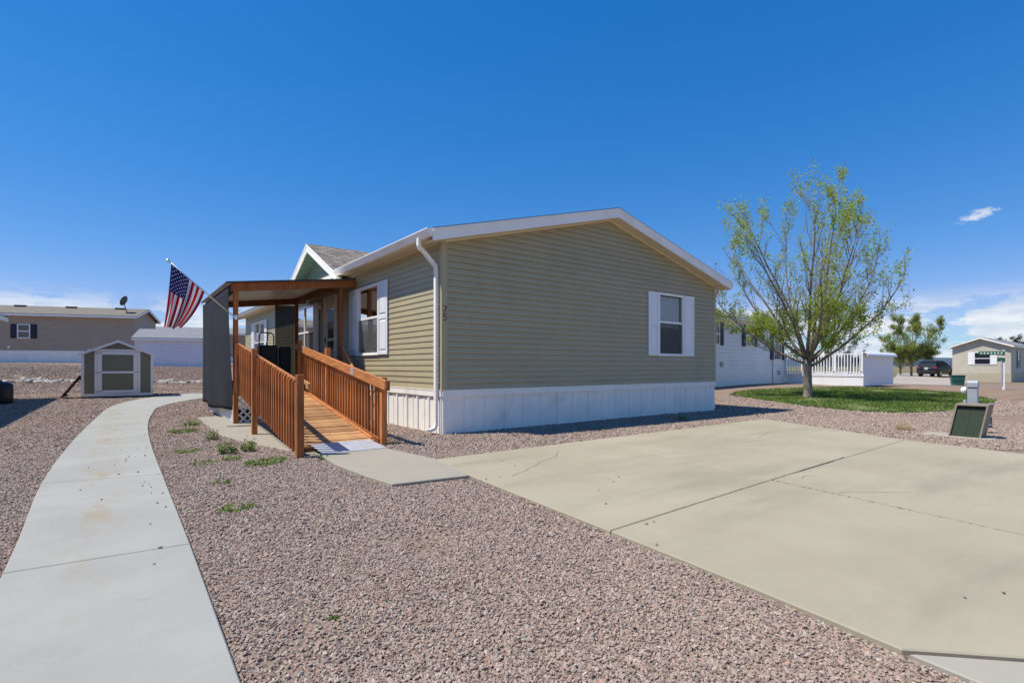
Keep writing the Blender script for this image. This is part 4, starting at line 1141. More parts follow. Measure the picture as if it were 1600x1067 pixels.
# rocks edging the bank
def rock_mesh(seed, name='rock', m='rock_pale'):
    rnd = random.Random(seed); bm = bmesh.new(); bmesh.ops.create_icosphere(bm, subdivisions=2, radius=1)
    off = Vector((rnd.uniform(0, 99), rnd.uniform(0, 99), rnd.uniform(0, 99)))
    for v in bm.verts:
        k = 1 + .55 * mnoise.noise(v.co * 1.1 + off) + .2 * mnoise.noise(v.co * 2.7 + off); v.co = Vector((v.co.x * k, v.co.y * k * .8, v.co.z * k * .55))
    me = bpy.data.meshes.new(name); bm.to_mesh(me); bm.free(); me.materials.append(MATS[m]); return me
RK = [rock_mesh(i) for i in range(6)]
rnd = random.Random(5)
for (u0, u1, v0) in ((8, 118, 595), (238, 318, 596)):
    u = u0
    while u < u1:
        v = v0 + rnd.uniform(-2.5, 2.5); p = gnd(u, v); k = rnd.uniform(.10, .24)
        o = piece('rock', RK[rnd.randrange(6)], (p.x, p.y, p.z - .06 + k * .12), None, (rnd.uniform(-.3, .3), rnd.uniform(-.3, .3), rnd.uniform(0, 6)))
        o.scale = (k, k * rnd.uniform(.7, 1), k * rnd.uniform(.7, 1.1))
        tag(o, 'pale rough rock in the loose row across the gravel bank behind the shed', 'rock', 'rocks edging the gravel bank')
        u += rnd.uniform(1.5, 5.5)

# ================================================================== right side: neighbour house and deck
WX = onY(1100, 14.46).x
def wy(u): return onY(u, 14.46).x
wb = .28
hx = 20.5
wins = []
for (s0, s1, s2, s3, z0, z1) in ((1103, 1108, 1124, 1131, 2.05, 3.1), (1158.5, 1164.5, 1177, 1183, 2.05, 3.1), (1203.5, 1208, 1220, 1224.5, 1.35, 3.1)):
    a0, a1 = wy(s1) - hx + .07, wy(s2) - hx - .07
    wins.append(('f', a0, a1, z0, z1, .36, 'navy'))
wh = simple_house('white_house', 'long white house with black shutters behind the budding tree', (hx, 14.46, wb), 0, 10.63, 8.0, .62, 3.42, 1.0, 'lap_white', 'white_siding', 'shingle_grey', 'white_trim', wins, oh=.3, skirts=0)
for (u, z) in ((1127, 1.02), (1216, .55)):
    mb = MB(); x = wy(u) - hx; mb.box(x - .12, x + .12, -.06, -.021, z - .13, z + .13); mb.build('wall_vent', 'grey_metal', wh)
mb = MB(); x = wy(1206) - hx; mb.tube([(x, -.05, -.2), (x, -.05, 1.25)], .02, 6); mb.build('pipe', 'grey_metal', wh)
DX0, DX1, DY0, DY1 = 31.1, 35.6, 10.4, 14.40
DO = (DX0, DY0, .2)
dk = root('white_deck', 'white vinyl deck with upright railing attached to the white house', 'deck', DO)
zb, zf, zt = .16, .76, 1.88
npan = 4
for i in range(npan):
    y0, y1 = DY0 + (DY1 - DY0) * i / npan, DY0 + (DY1 - DY0) * (i + 1) / npan
    mb = MB(DO); mb.box(DX0, DX0 + .03, y0 + .004, y1 - .004, zb, zf - .1); mb.build('skirt_panel', 'white_vinyl', dk)
    x0, x1 = DX0 + .032 + (DX1 - DX0 - .04) * i / npan, DX0 + .032 + (DX1 - DX0 - .04) * (i + 1) / npan
    mb = MB(DO); mb.box(x0 + .004, x1 - .004, DY0, DY0 + .03, zb, zf - .1); mb.build('skirt_panel', 'white_vinyl', dk)
mb = MB(DO); mb.box(DX0 - .03, DX1 + .03, DY0 - .03, DY1, zf - .098, zf + .02); mb.build('deck_floor', 'white_vinyl', dk)
mb = MB(DO); mb.box(DX0 - .02, DX0 + .07, DY0 + .05, DY1, zt - .05, zt); mb.box(DX0 - .01, DX0 + .05, DY0 + .05, DY1, zf + .10, zf + .15); mb.build('rail', 'white_vinyl', dk)
bl = boxmesh('baluster', .045, .045, zt - zf - .02, 'white_vinyl')
nb_ = 26
for i in range(nb_): piece('baluster', bl, (.02 - .04, .15 + i * (DY1 - DY0 - .2) / nb_, (zt + zf) / 2 - .03 - .2), dk)
for y in (DY0 + .02, DY0 + 1.35, DY0 + 2.7, DY1 - .06):
    mb = MB(DO); mb.box(DX0 - .01, DX0 + .09, y, y + .1, zf + .021, zt + .08); mb.build('post', 'white_vinyl', dk)
for i in range(5):
    x0, x1 = DX0 + .10 + (DX1 - DX0 - .1) * i / 5, DX0 + .10 + (DX1 - DX0 - .1) * (i + 1) / 5
    mb = MB(DO); mb.box(x0 + .006, x1 - .006, DY0 + .01, DY0 + .04, zf + .022, zt + .0); mb.build('privacy_panel', 'white_vinyl', dk)
mb = MB(DO); mb.prism([(DY0 - .18, zt - .16), (DY0 - .17, zt - .04), (DY0 - .08, zt + .05), (DY0 + .06, zt + .09), (DY0 + .06, zt + .06), (DY0 - .07, zt + .02), (DY0 - .15, zt - .05), (DY0 - .16, zt - .16)], 0, DX0 + .05, DX1 + .05); mb.build('roll_awning', 'white_vinyl', dk)
# grey crate and dark chairs glimpsed through the rails
for k, (x, y) in enumerate(((32.2, 11.2), (32.6, 12.3), (33.0, 13.3))):
    r_ = root('patio_chair', 'dark patio chair behind the white deck railing', 'chair', (x, y, zf + .02), R(40 * k), 'patio chairs on the white deck')
    mb = MB(); mb.box(-.24, .24, -.24, .24, .40, .44); mb.build('seat', 'black_plastic', r_)
    mb = MB(); mb.box(-.24, .24, .22, .26, .45, .95); mb.build('backrest', 'black_plastic', r_)
    for a_, b_ in ((-.21, -.21), (.21, -.21), (-.21, .21), (.21, .21)):
        mb = MB(); mb.box(a_ - .02, a_ + .02, b_ - .02, b_ + .02, 0, .40); mb.build('leg', 'black_plastic', r_)

# beige house at the far right
bz = -.24
bh = simple_house('beige_house', 'beige house with white shutters across the street', (66, 10.1, bz), 0, 14, 4.25, .80, 3.35, .78, 'lap_beige', 'beige_skirt', 'shingle_grey', 'white_trim',
             [('l', 1.45, 2.55, 1.65, 2.75, .42, 'white_vinyl'), ('f', 3.0, 3.8, 1.3, 2.9, .3, 'navy')], oh=.28, roh=.35, skirts=0)

# draped sheets: road, bare earth, lawn
def drape(name, poly, off, m, cuts=3, kind='structure'):
    bm = bmesh.new(); vs = [bm.verts.new((p[0], p[1], 0)) for p in poly]; bm.faces.new(vs)
    bmesh.ops.triangulate(bm, faces=list(bm.faces))
    for _ in range(cuts): bmesh.ops.subdivide_edges(bm, edges=list(bm.edges), cuts=1, use_grid_fill=True)
    for v in bm.verts: v.co.z = hgt(v.co.x, v.co.y) + off
    bmesh.ops.recalc_face_normals(bm, faces=list(bm.faces))
    me = bpy.data.meshes.new(name); bm.to_mesh(me); bm.free(); me.materials.append(MATS[m])
    o = piece(name, me); tag(o, kind=kind); return o
def G(*l): return [tuple(gnd(u, v)[:2]) for u, v in l]
drape('road', G((1392, 599), (1400, 588), (1402, 583.5), (1440, 583), (1482, 585), (1500, 590), (1512, 597), (1490, 602)), -.010, 'road')
drape('bare_earth', G((1385, 600), (1490, 602.5), (1600, 612), (1600, 622), (1560, 627), (1500, 616), (1400, 610), (1340, 606), (1300, 603.5)), -.020, 'earth')
LAWN = G((1141, 616), (1150, 612), (1175, 608.5), (1230, 606), (1300, 604), (1350, 605), (1420, 608), (1500, 613), (1558, 625), (1552, 629), (1520, 632), (1503, 640), (1450, 643.5), (1390, 644.5), (1330, 641), (1270, 635), (1210, 627), (1165, 621))
drape('lawn', LAWN, -.015, 'turf_soil')
def inside(px, py, poly):
    r = np.zeros(len(px), bool); j = len(poly) - 1
    for i in range(len(poly)):
        xi, yi = poly[i]; xj, yj = poly[j]
        with np.errstate(divide='ignore', invalid='ignore'):
            r ^= ((yi > py) != (yj > py)) & (px < (xj - xi) * (py - yi) / (yj - yi + 1e-12) + xi)
        j = i
    return r
rng = np.random.default_rng(3)
lx = [p[0] for p in LAWN]; ly = [p[1] for p in LAWN]
cx_ = rng.uniform(min(lx) - .2, max(lx) + .2, 170000); cy_ = rng.uniform(min(ly) - .2, max(ly) + .2, 170000)
k = inside(cx_, cy_, LAWN); cx_, cy_ = cx_[k], cy_[k]
keep = np.array([mnoise.noise(Vector((x * .55, y * .9, 2.2))) + .35 * mnoise.noise(Vector((x * 2.1, y * 2.1, 5))) for x, y in zip(cx_, cy_)])
k = rng.uniform(-.7, .3, len(cx_)) < keep - .02; cx_, cy_ = cx_[k][:34000], cy_[k][:34000]
vs = []; fs = []
for x, y in zip(cx_, cy_):
    a_ = rng.uniform(0, 6.28); hgh = rng.uniform(.035, .085); w_ = rng.uniform(.008, .016); z = hgt(x, y) - .018; n_ = len(vs); t_ = rng.uniform(-.04, .04)
    vs += [(x - w_ * math.cos(a_), y - w_ * math.sin(a_), z), (x + w_ * math.cos(a_), y + w_ * math.sin(a_), z), (x + t_, y + rng.uniform(-.04, .04), z + hgh)]; fs.append((n_, n_ + 1, n_ + 2))
tag(MB().add(vs, fs).build('lawn_grass', 'turf', fix=False), 'short patchy green grass of the lawn around the tree', 'grass', kind='stuff')
mb = MB()
ed = LAWN[9:] + LAWN[:3]
pts = []
for i in range(len(ed) - 1):
    for t in np.linspace(0, 1, 8)[:-1]:
        x = ed[i][0] + (ed[i + 1][0] - ed[i][0]) * t + random.uniform(-.05, .05); y = ed[i][1] + (ed[i + 1][1] - ed[i][1]) * t + random.uniform(-.05, .05); pts.append((x, y, hgt(x, y) - .03 + random.uniform(-.03, .03)))
mb.tube(pts, .028, 5); tag(mb.build('lawn_edging', 'edging', fix=False), 'black wavy plastic edging strip along the lawn', 'edging')

# ------------------------------------------------------------------ trees
def make_tree(name, label, loc, H, spread, seed, limbs, leaf, leafn, leafsize, detail=1., fork=.2, trunk_r=.17, group=None, lowleaf=.25):
    rnd = random.Random(seed)
    tr = root(name, label, 'tree', loc, 0, group)
    T = MB(); B = MB(); tips = []
    def wob(p, d, ln, n, up, jit):
        out = [p.copy()]; dd = d.copy()
        for i in range(n):
            dd = (dd + Vector((0, 0, up)) + Vector((rnd.gauss(0, jit), rnd.gauss(0, jit), rnd.gauss(0, jit * .6)))).normalized()
            p = p + dd * ln / n; out.append(p.copy())
        return out
    zf_ = H * fork
    trunk = [Vector((0, 0, -.1)), Vector((.01, 0, .05)), Vector((.02, .01, zf_ * .45)), Vector((-.02, .0, zf_ * .8)), Vector((0, .02, zf_))]
    T.tube(trunk, [trunk_r * 1.45, trunk_r * 1.15, trunk_r, trunk_r * .98, trunk_r * 1.0], 12)
    def twig(p, d, ln, r, lev):
        pts = wob(p, d, ln, 3 if lev else 4, .10, .10)
        B.tube(pts, [r * (1 - .75 * i / (len(pts) - 1)) for i in range(len(pts))], 3 if lev else 4, False)
        for q in pts[1:]: tips.append((q, ln))
        if lev == 0:
            for k in range(int(rnd.uniform(2, 4) * detail)):
                i = rnd.randrange(1, len(pts)); dd = (pts[i] - pts[i - 1]).normalized()
                nd = (dd + Vector((rnd.gauss(0, .45), rnd.gauss(0, .45), rnd.uniform(-.1, .5)))).normalized()
                twig(pts[i], nd, ln * rnd.uniform(.35, .65), r * .5, 1)
    for k in range(limbs):
        az = k * 2.399 + rnd.uniform(-.3, .3)
        t = k / max(1, limbs - 1)
        inc = R(9 + 58 * t ** .85 + rnd.uniform(-5, 5))                      # inner limbs rise, outer ones spread
        ln = (H - zf_) * (1.03 - .34 * t) * rnd.uniform(.9, 1.05)
        z0 = zf_ * (1.0 - .28 * t * rnd.random())
        d0 = Vector((math.sin(inc) * math.cos(az) * spread, math.sin(inc) * math.sin(az) * spread, math.cos(inc))).normalized()
        n = 9; pts = wob(Vector((0, 0, z0)), d0, ln, n, .045 + .055 * t, .055)
        r0 = trunk_r * rnd.uniform(.27, .42)
        T.tube(pts, [r0 * (1 - i / n) ** .8 + .006 for i in range(n + 1)], 7)
        m_ = int(15 * detail)
        for j in range(m_):
            f = .14 + .86 * (j + rnd.random()) / m_
            i = min(n - 1, int(f * n)); fr_ = f * n - i
            p = pts[i].lerp(pts[i + 1], fr_); dd = (pts[i + 1] - pts[i]).normalized()
            side = dd.cross(Vector((rnd.gauss(0, 1), rnd.gauss(0, 1), rnd.gauss(0, 1)))).normalized()
            a_ = R(rnd.uniform(24, 52)); nd = (dd * math.cos(a_) + side * math.sin(a_)); nd.z += .12; nd.normalize()
            bl_ = ln * rnd.uniform(.16, .34) * (1.15 - .6 * f)
            bp = wob(p, nd, bl_, 5, .09, .08); rb = r0 * .34 * (1.1 - .7 * f)
            B.tube(bp, [rb * (1 - i2 / 5) ** .8 + .004 for i2 in range(6)], 4, False)
            for q in range(int(6 * detail)):
                i2 = rnd.randrange(1, 6); d2 = (bp[i2] - bp[i2 - 1]).normalized()
                nd2 = (d2 + Vector((rnd.gauss(0, .4), rnd.gauss(0, .4), rnd.uniform(-.05, .45)))).normalized()
                twig(bp[i2], nd2, bl_ * rnd.uniform(.28, .6), max(.0045, rb * .35), 0)
    T.build('trunk', 'bark', tr, True, fix=False)
    B.build('branches', 'twig', tr, True, fix=False)
    # leaf tufts: mostly high up and at the ends, and a denser skirt low down round the fork
    Lf = MB(); vs = []; fs = []
    zs_ = [t[0].z for t in tips]; zmax = max(zs_)
    cand = []
    for q, ln in tips:
        hrel = (q.z - zf_) / (zmax - zf_); rr_ = math.hypot(q.x, q.y)
        w = .08 + 1.7 * max(0, hrel - .5) ** 1.0 + .22 * (rr_ / (H * .45)) ** 2
        if hrel < lowleaf: w += .75
        if mnoise.noise(q * .8 + Vector((seed, 0, 0))) < -.12: w *= .35
        cand.append(w)
    idx = rnd.choices(range(len(tips)), cand, k=leafn)
    for i in idx:
        q = tips[i][0] + Vector((rnd.gauss(0, .05), rnd.gauss(0, .05), rnd.gauss(0, .05)))
        for _ in range(rnd.randint(4, 8)):
            sp_ = max(.055, leafsize * 1.5); c = q + Vector((rnd.gauss(0, sp_), rnd.gauss(0, sp_), rnd.gauss(-.01, sp_)))
            s_ = leafsize * rnd.uniform(.4, 1.1); a1 = Vector((rnd.gauss(0, 1), rnd.gauss(0, 1), rnd.gauss(-.3, .8))).normalized(); a2 = a1.orthogonal().normalized()
            a2 = (a2 * math.cos(rnd.random() * 6) + a1.cross(a2) * math.sin(rnd.random() * 6)).normalized()
            n_ = len(vs); vs += [c - a1 * s_, c + a2 * s_ * .5 + a1 * s_ * .1, c + a1 * s_, c - a2 * s_ * .5 + a1 * s_ * .1]; fs.append((n_, n_ + 1, n_ + 2, n_ + 3))
    Lf.add(vs, fs).build('crown', leaf, tr, fix=False)
    return tr
tp = gnd(1262, 620)
make_tree('budding_tree', 'tall budding tree with bare grey branches and yellow green leaf tufts on the lawn', (tp.x, tp.y, tp.z - .04), 7.85, 1.1, 25, 17, 'leaf', 5600, .05, 1.0, .185, .145)
t2 = atd(1424, 586, 59)
make_tree('leafy_tree', 'lighter leafy tree standing behind the parked black car', (t2.x, t2.y, hgt(t2.x, t2.y) - .05), 6.6, 1.15, 4, 11, 'leaf_far', 5600, .085, .8, .2, .11, lowleaf=.35)
t3 = atd(1407, 586, 66)
make_tree('leafy_tree', 'pale half bare tree rising beyond the white deck', (t3.x, t3.y, hgt(t3.x, t3.y) - .05), 5.0, 1.15, 9, 9, 'leaf_far', 1100, .085, .6, .2, .1)
for k, (u, d_, H_) in enumerate(((1560, 84, 5.2), (1583, 82, 5.6), (1596, 84, 5.0), (1300, 90, 6.0), (1330, 95, 6.0))):
    t4 = atd(u, 590, d_)
    make_tree('dark_tree', 'dark tree top showing above the beige house roof' if u > 1500 else 'dark far tree seen past the white deck railing', (t4.x, t4.y, hgt(t4.x, t4.y) - .05), H_, 1.1, 30 + k, 7, 'leaf_dark', 900, .12, .5, .2, .13, 'dark trees behind the beige house' if u > 1500 else 'dark trees beyond the white deck')
# ================================================================== small things on the right
def suv():
    p = gnd(1447, 588.3)
    r = root('parked_car', 'black sport utility car parked with its red tail lights facing the lawn', 'car', (p.x, p.y, p.z - .04), -R(97))
    W2 = .94
    def loft(secs, m, nm, smooth=True):
        mb = MB(); k = len(secs[0])
        for s in secs: mb.v += s
        for i in range(len(secs) - 1):
            for j in range(k): mb.f.append([i * k + j, i * k + (j + 1) % k, (i + 1) * k + (j + 1) % k, (i + 1) * k + j]); mb.mi.append(0)
        mb.f += [list(range(k))[::-1], [(len(secs) - 1) * k + j for j in range(k)]]; mb.mi += [0, 0]
        return mb.build(nm, m, r, smooth)
    def sec(y, z0, z1, w, wt): return [(-w * .94, y, z0), (-w, y, z0 + .18), (-w, y, (z0 + z1) / 2 + .1), (-wt, y, z1), (wt, y, z1), (w, y, (z0 + z1) / 2 + .1), (w, y, z0 + .18), (w * .94, y, z0)]
    loft([sec(.0, .45, .95, .80, .76), sec(.08, .36, 1.02, .90, .86), sec(.5, .3, 1.05, W2, .90), sec(2.4, .28, 1.05, W2, .90), sec(3.7, .28, 1.02, W2, .88), sec(4.4, .32, .93, .90, .80), sec(4.72, .42, .8, .78, .66)], 'car_paint', 'body')
    def gsec(y, z, w0, w1): return [(-w0, y, 1.0), (-w1, y, z), (w1, y, z), (w0, y, 1.0)]
    loft([gsec(.10, 1.04, .86, .84), gsec(.28, 1.45, .87, .76), gsec(.5, 1.68, .88, .68), gsec(.9, 1.74, .88, .68), gsec(2.3, 1.73, .88, .68), gsec(3.0, 1.5, .88, .74), gsec(3.75, 1.03, .86, .85)], 'car_paint', 'cabin', False)
    mb = MB(); mb.add([(-.72, .155, 1.16), (.72, .155, 1.16), (.62, .345, 1.56), (-.62, .345, 1.56)], [(0, 1, 2, 3)]); mb.build('rear_window', 'car_glass', r, fix=False)
    for s in (-1, 1):
        for (y0, y1) in ((.62, 1.25), (1.33, 2.15), (2.22, 2.85)):
            mb = MB(); mb.add([(s * .892, y0, 1.1), (s * .892, y1, 1.1), (s * .735, y1 - .05, 1.58 if y1 < 2.5 else 1.45), (s * .735, y0 + .03, 1.58)], [(0, 1, 2, 3)]); mb.build('side_window', 'car_glass', r, fix=False)
        mb = MB(); mb.box(min(s * .58, s * .91), max(s * .58, s * .91), -.015, .22, .88, 1.06); mb.build('tail_light', 'tail_red', r, bevel=.03)
        mb = MB(); mb.box(min(s * .96, s * 1.12), max(s * .96, s * 1.12), 2.95, 3.08, 1.05, 1.2); mb.build('mirror', 'car_paint', r, bevel=.03)
        for y in (.92, 3.75):
            mb = MB(); mb.tube([(s * .74, y, .36), (s * .96, y, .36)], .36, 20); w = mb.build('wheel', 'black_rubber', r)
            mb = MB(); mb.tube([(s * .962, y, .36), (s * .975, y, .36)], .24, 16); mb.build('rim', 'galv', w)
        mb = MB(); mb.tube([(s * .6, .7, 1.77), (s * .6, 2.5, 1.77)], .02, 6); mb.build('roof_rail', 'galv', r)
    mb = MB(); mb.box(-.86, .86, -.06, .1, .42, .62); mb.build('bumper', 'black_plastic', r, bevel=.03)
    mb = MB(); mb.box(-.16, .16, -.02, -.005, .78, .88); mb.build('number_plate', 'galv', r)
suv()

p = gnd(1568, 608)
d_ = math.hypot(p.x, p.y); sc = 1.0
sg = root('street_sign', 'white post with two green street name blades near the beige house', 'sign', (p.x, p.y, p.z - .06), -R(79))
pxm = (p.x * sT + p.y * cT) / F
hp = (608 - 545) * pxm
mb = MB(); mb.box(-.05, .05, -.05, .05, -.1, hp); mb.build('post', 'white_paint', sg)
for (z, x0, x1) in ((hp - .26, -.95, .05), (hp - .60, -.25, .06)):
    mb = MB(); mb.box(x0, x1, -.075, -.055, z, z + .20); bl_ = mb.build('name_blade', 'sign_green', sg)
    mb = MB()
    for i in range(int((x1 - x0) / .13)): mb.box(x0 + .06 + i * .13, x0 + .13 + i * .13, -.079, -.0755, z + .07, z + .14)
    if x1 - x0 > .5: mb.build('lettering', 'white_paint', bl_)
mb = MB(); mb.box(-.09, -.06, -.10, .10, .3, hp * .75); mb.build('side_board', 'grey_metal', sg)

p = gnd(1496, 601.5); pxm = (p.x * sT + p.y * cT) / F
bn_ = root('recycling_bin', 'dark green bin at the edge of the driveway across the street', 'bin', (p.x, p.y, p.z - .05), -R(70))
hh = 16.5 * pxm; ww = 8.5 * pxm
mb = MB(); mb.prism([(-ww * .82, 0), (ww * .82, 0), (ww, hh * .93), (-ww, hh * .93)], 1, -ww * .9, ww * .9); mb.build('body', 'teal_bin', bn_, bevel=.02)
mb = MB(); mb.box(-ww * 1.06, ww * 1.06, -ww * .98, ww * .98, hh * .93, hh); mb.build('lid', 'teal_bin', bn_, bevel=.02)
mb = MB(); mb.box(-ww * .6, ww * .6, -ww * .93, -ww * .9, hh * .4, hh * .48); mb.build('handle', 'black_plastic', bn_)

# tilted transformer box on its pad
p = gnd(1502, 682)
tb = root('utility_box', 'tilted dark green utility box in a tan frame beside the driveway', 'utility box', (p.x, p.y, -.005), -R(79) - R(11))
mb = MB(); mb.box(-.55, .42, -.10, .42, -.05, .0); mb.build('pad', 'concrete_apron', tb, bevel=.01)
sh_ = .17
def tilt(mb):
    mb.v = [(v[0] + sh_ * v[2] + .04, v[1] + .10 * v[2], v[2]) for v in mb.v]; return mb
w2 = .215
tilt(MB().box(-w2 + .025, w2 - .025, .012, .34, .002, .53)).build('cabinet', 'green_box', tb)
for x in (-w2, w2 - .024):
    tilt(MB().box(x, x + .024, -.03, .36, .002, .56)).build('frame_side', 'tan_metal', tb)
tilt(MB().box(-w2 + .0245, w2 - .0245, -.03, .36, .532, .56)).build('frame_top', 'tan_metal', tb)
tilt(MB().box(-w2 + .03, w2 - .03, -.006, .011, .006, .455)).build('door', 'green_box', tb)
tilt(MB().box(.0, .006, -.010, -.0065, .006, .45)).build('door_seam', 'green_box', tb)
tilt(MB().box(-w2 + .03, w2 - .03, .006, .0115, .46, .525)).build('painted_gap_shade', 'dark_inside', tb)  # near-black strip: shade under the frame top put in as colour
p = gnd(1520, 675)
mp = root('meter_pedestal', 'slim grey meter pedestal standing behind the green utility box', 'meter', (p.x, p.y, -.05), -R(84))
mb = MB(); mb.box(-.072, .072, -.06, .09, 0, .86); mb.build('housing', 'grey_metal', mp, bevel=.008)
mb = MB(); mb.prism([(-.075, .862), (.105, .862), (.105, .985), (-.045, .985), (-.075, .95)], 0, -.077, .08); mb.build('cap', 'grey_metal', mp, bevel=.006)
mb = MB(); mb.tube([(-.086, .0, .80), (-.14, .0, .80), (-.165, 0, .80)], [.062, .062, .045], 18); mb.build('meter', 'white_vinyl', mp)
mb = MB(); mb.tube([(-.09, .0, .80), (-.115, .0, .80)], .072, 18); mb.build('meter_ring', 'galv', mp)
mb = MB(); mb.box(-.135, -.087, -.045, .05, .30, .62); mb.build('outlet_box', 'grey_metal', mp, bevel=.005)
p = gnd(1543, 667)
vp_ = root('vent_stub', 'short grey blue vent pipe with pale cap beside the utility box', 'pipe', (p.x, p.y, -.05))
mb = MB(); mb.tube([(0, 0, 0), (0, 0, .21)], .072, 18); mb.build('pipe', 'grey_blue', vp_)
mb = MB(); mb.tube([(0, 0, .04), (0, 0, .07)], .082, 18); mb.build('collar', 'grey_metal', vp_)
mb = MB(); mb.tube([(0, 0, .211), (0, 0, .235), (0, 0, .25)], [.075, .075, .05], 18); mb.build('cap', 'white_paint', vp_)

# ------------------------------------------------------------------ weeds and tufts
def weed(name, label, cat, p, rad, h_, n, m, seed, group=None, upright=.6, lw=.012):
    rnd = random.Random(seed); vs = []; fs = []
    for _ in range(n):
        a_ = rnd.uniform(0, 6.283); r_ = rad * math.sqrt(rnd.random()); b = Vector((r_ * math.cos(a_), r_ * math.sin(a_), 0))
        d = Vector((math.cos(a_) * (1 - upright) + rnd.gauss(0, .25), math.sin(a_) * (1 - upright) + rnd.gauss(0, .25), upright + rnd.random() * .3)).normalized()
        L_ = h_ * rnd.uniform(.4, 1.1) * (1 - .4 * r_ / rad); pr = d.orthogonal().normalized()
        top = b + d * L_; n_ = len(vs)
        vs += [b - pr * .002, b + pr * .002, top + pr * .001, top - pr * .001]; fs.append((n_, n_ + 1, n_ + 2, n_ + 3))
        for k in range(5):
            c = b.lerp(top, .2 + .8 * (k + rnd.random()) / 5); e = Vector((rnd.gauss(0, 1), rnd.gauss(0, 1), rnd.gauss(.2, .5))).normalized(); f = e.orthogonal().normalized(); w_ = lw * rnd.uniform(.6, 1.3); l_ = w_ * rnd.uniform(2, 3.2)
            n_ = len(vs); vs += [c, c + e * l_ * .5 + f * w_, c + e * l_, c + e * l_ * .5 - f * w_]; fs.append((n_, n_ + 1, n_ + 2, n_ + 3))
    o = MB().add(vs, fs).build(name, m, None, fix=False); o.location = (p.x, p.y, -.03)
    return tag(o, label, cat, group)
WG = 'weeds in the gravel beside the ramp'
for k, (u, v, r_, h_, n, up, lb) in enumerate(((286, 674, .22, .13, 130, .35, 'broad clump of green weed by the concrete path edge near the ramp'), (332, 686, .09, .24, 40, .9, 'slim upright weed at the corner of the old concrete walk'),
        (295, 703, .16, .07, 60, .15, 'flat dark rosette weed in the gravel'), (356, 707, .10, .24, 60, .85, 'bushy upright weed beside the old concrete walk'), (388, 703, .09, .28, 50, .85, 'tallest feathery weed by the old concrete walk'),
        (320, 722, .15, .05, 50, .1, 'thin creeping weed spread on the gravel'), (412, 722, .20, .09, 120, .3, 'low mat of weed near the front ramp post'), (372, 792, .11, .07, 80, .15, 'lone bright green rosette weed in open gravel'),
        (614, 692, .09, .05, 40, .3, 'small weed by the right ramp post'), (1066, 655, .08, .18, 40, .8, 'small weed in the shadow strip along the gable skirting'), (508, 716, .06, .06, 30, .4, 'tiny weed at the corner of the entry slab'), (300, 664, .12, .16, 60, .6, 'leafy weed clump close behind the broad clump by the path'),
        (345, 752, .08, .05, 30, .2, 'faint sparse weed midway between the path and the ramp post'), (436, 716, .10, .08, 50, .3, 'spreading weed against the front ramp post'), (364, 716, .08, .10, 40, .4, 'short weed below the bushy upright weed'))):
    weed('weed', lb, 'weed', gnd(u, v), r_, h_, n, 'weed', 50 + k, None, up)
rnd = random.Random(9)
for k in range(16):
    u, v = rnd.choice(((1395 + k * 3, 1030), (1170 + rnd.uniform(0, 60), 930 + rnd.uniform(0, 20)), (1340 + rnd.uniform(0, 60), 1000 + rnd.uniform(5, 30)), (660 + rnd.uniform(-250, 250), 850 + rnd.uniform(-60, 150)), (520, 960)))
    p = gnd(u, v)
    if p.x > 2.55 or p.x < .45: continue
    weed('sprout', 'tiny green sprout growing in the open gravel before the driveway', 'weed', p, .018, .025, 6, 'weed', 90 + k, 'tiny sprouts in the gravel', .5, .0045)
weed('grass_tuft', 'dry straw coloured grass tuft beside the driveway', 'grass tuft', gnd(1412, 671), .13, .24, 130, 'straw', 77, None, .75, .006)
mb = MB(); hp_ = [gnd(u, v) for u, v in ((793, 679), (797, 675), (801, 676), (805, 681), (809, 682))]
mb.tube([(q.x, q.y, -.02 + .01 * (i % 2)) for i, q in enumerate(hp_)], .012, 6); tag(mb.build('hose_end', 'black_rubber'), 'short black hose end lying at the foot of the gable skirting', 'hose')

# ------------------------------------------------------------------ hills on the horizon
vs = []; fs = []; n = 160
for i in range(n + 1):
    a_ = R(-70 + 200 * i / n); x, y = math.sin(a_), math.cos(a_)
    hgh = 70 + 95 * (mnoise.noise(Vector((a_ * 3.1, 1.3, 0))) + .5) + 40 * mnoise.noise(Vector((a_ * 11, 4, 0))) + 14 * mnoise.noise(Vector((a_ * 40, 4, 0)))
    vs += [(x * 8800, y * 8800, -20), (x * 9400, y * 9400, max(20, hgh)), (x * 11500, y * 11500, -20)]
for i in range(n): fs += [(3 * i, 3 * i + 3, 3 * i + 4, 3 * i + 1), (3 * i + 1, 3 * i + 4, 3 * i + 5, 3 * i + 2)]
tag(MB().add(vs, fs).build('hills', 'hill', None, True, fix=False), kind='structure')

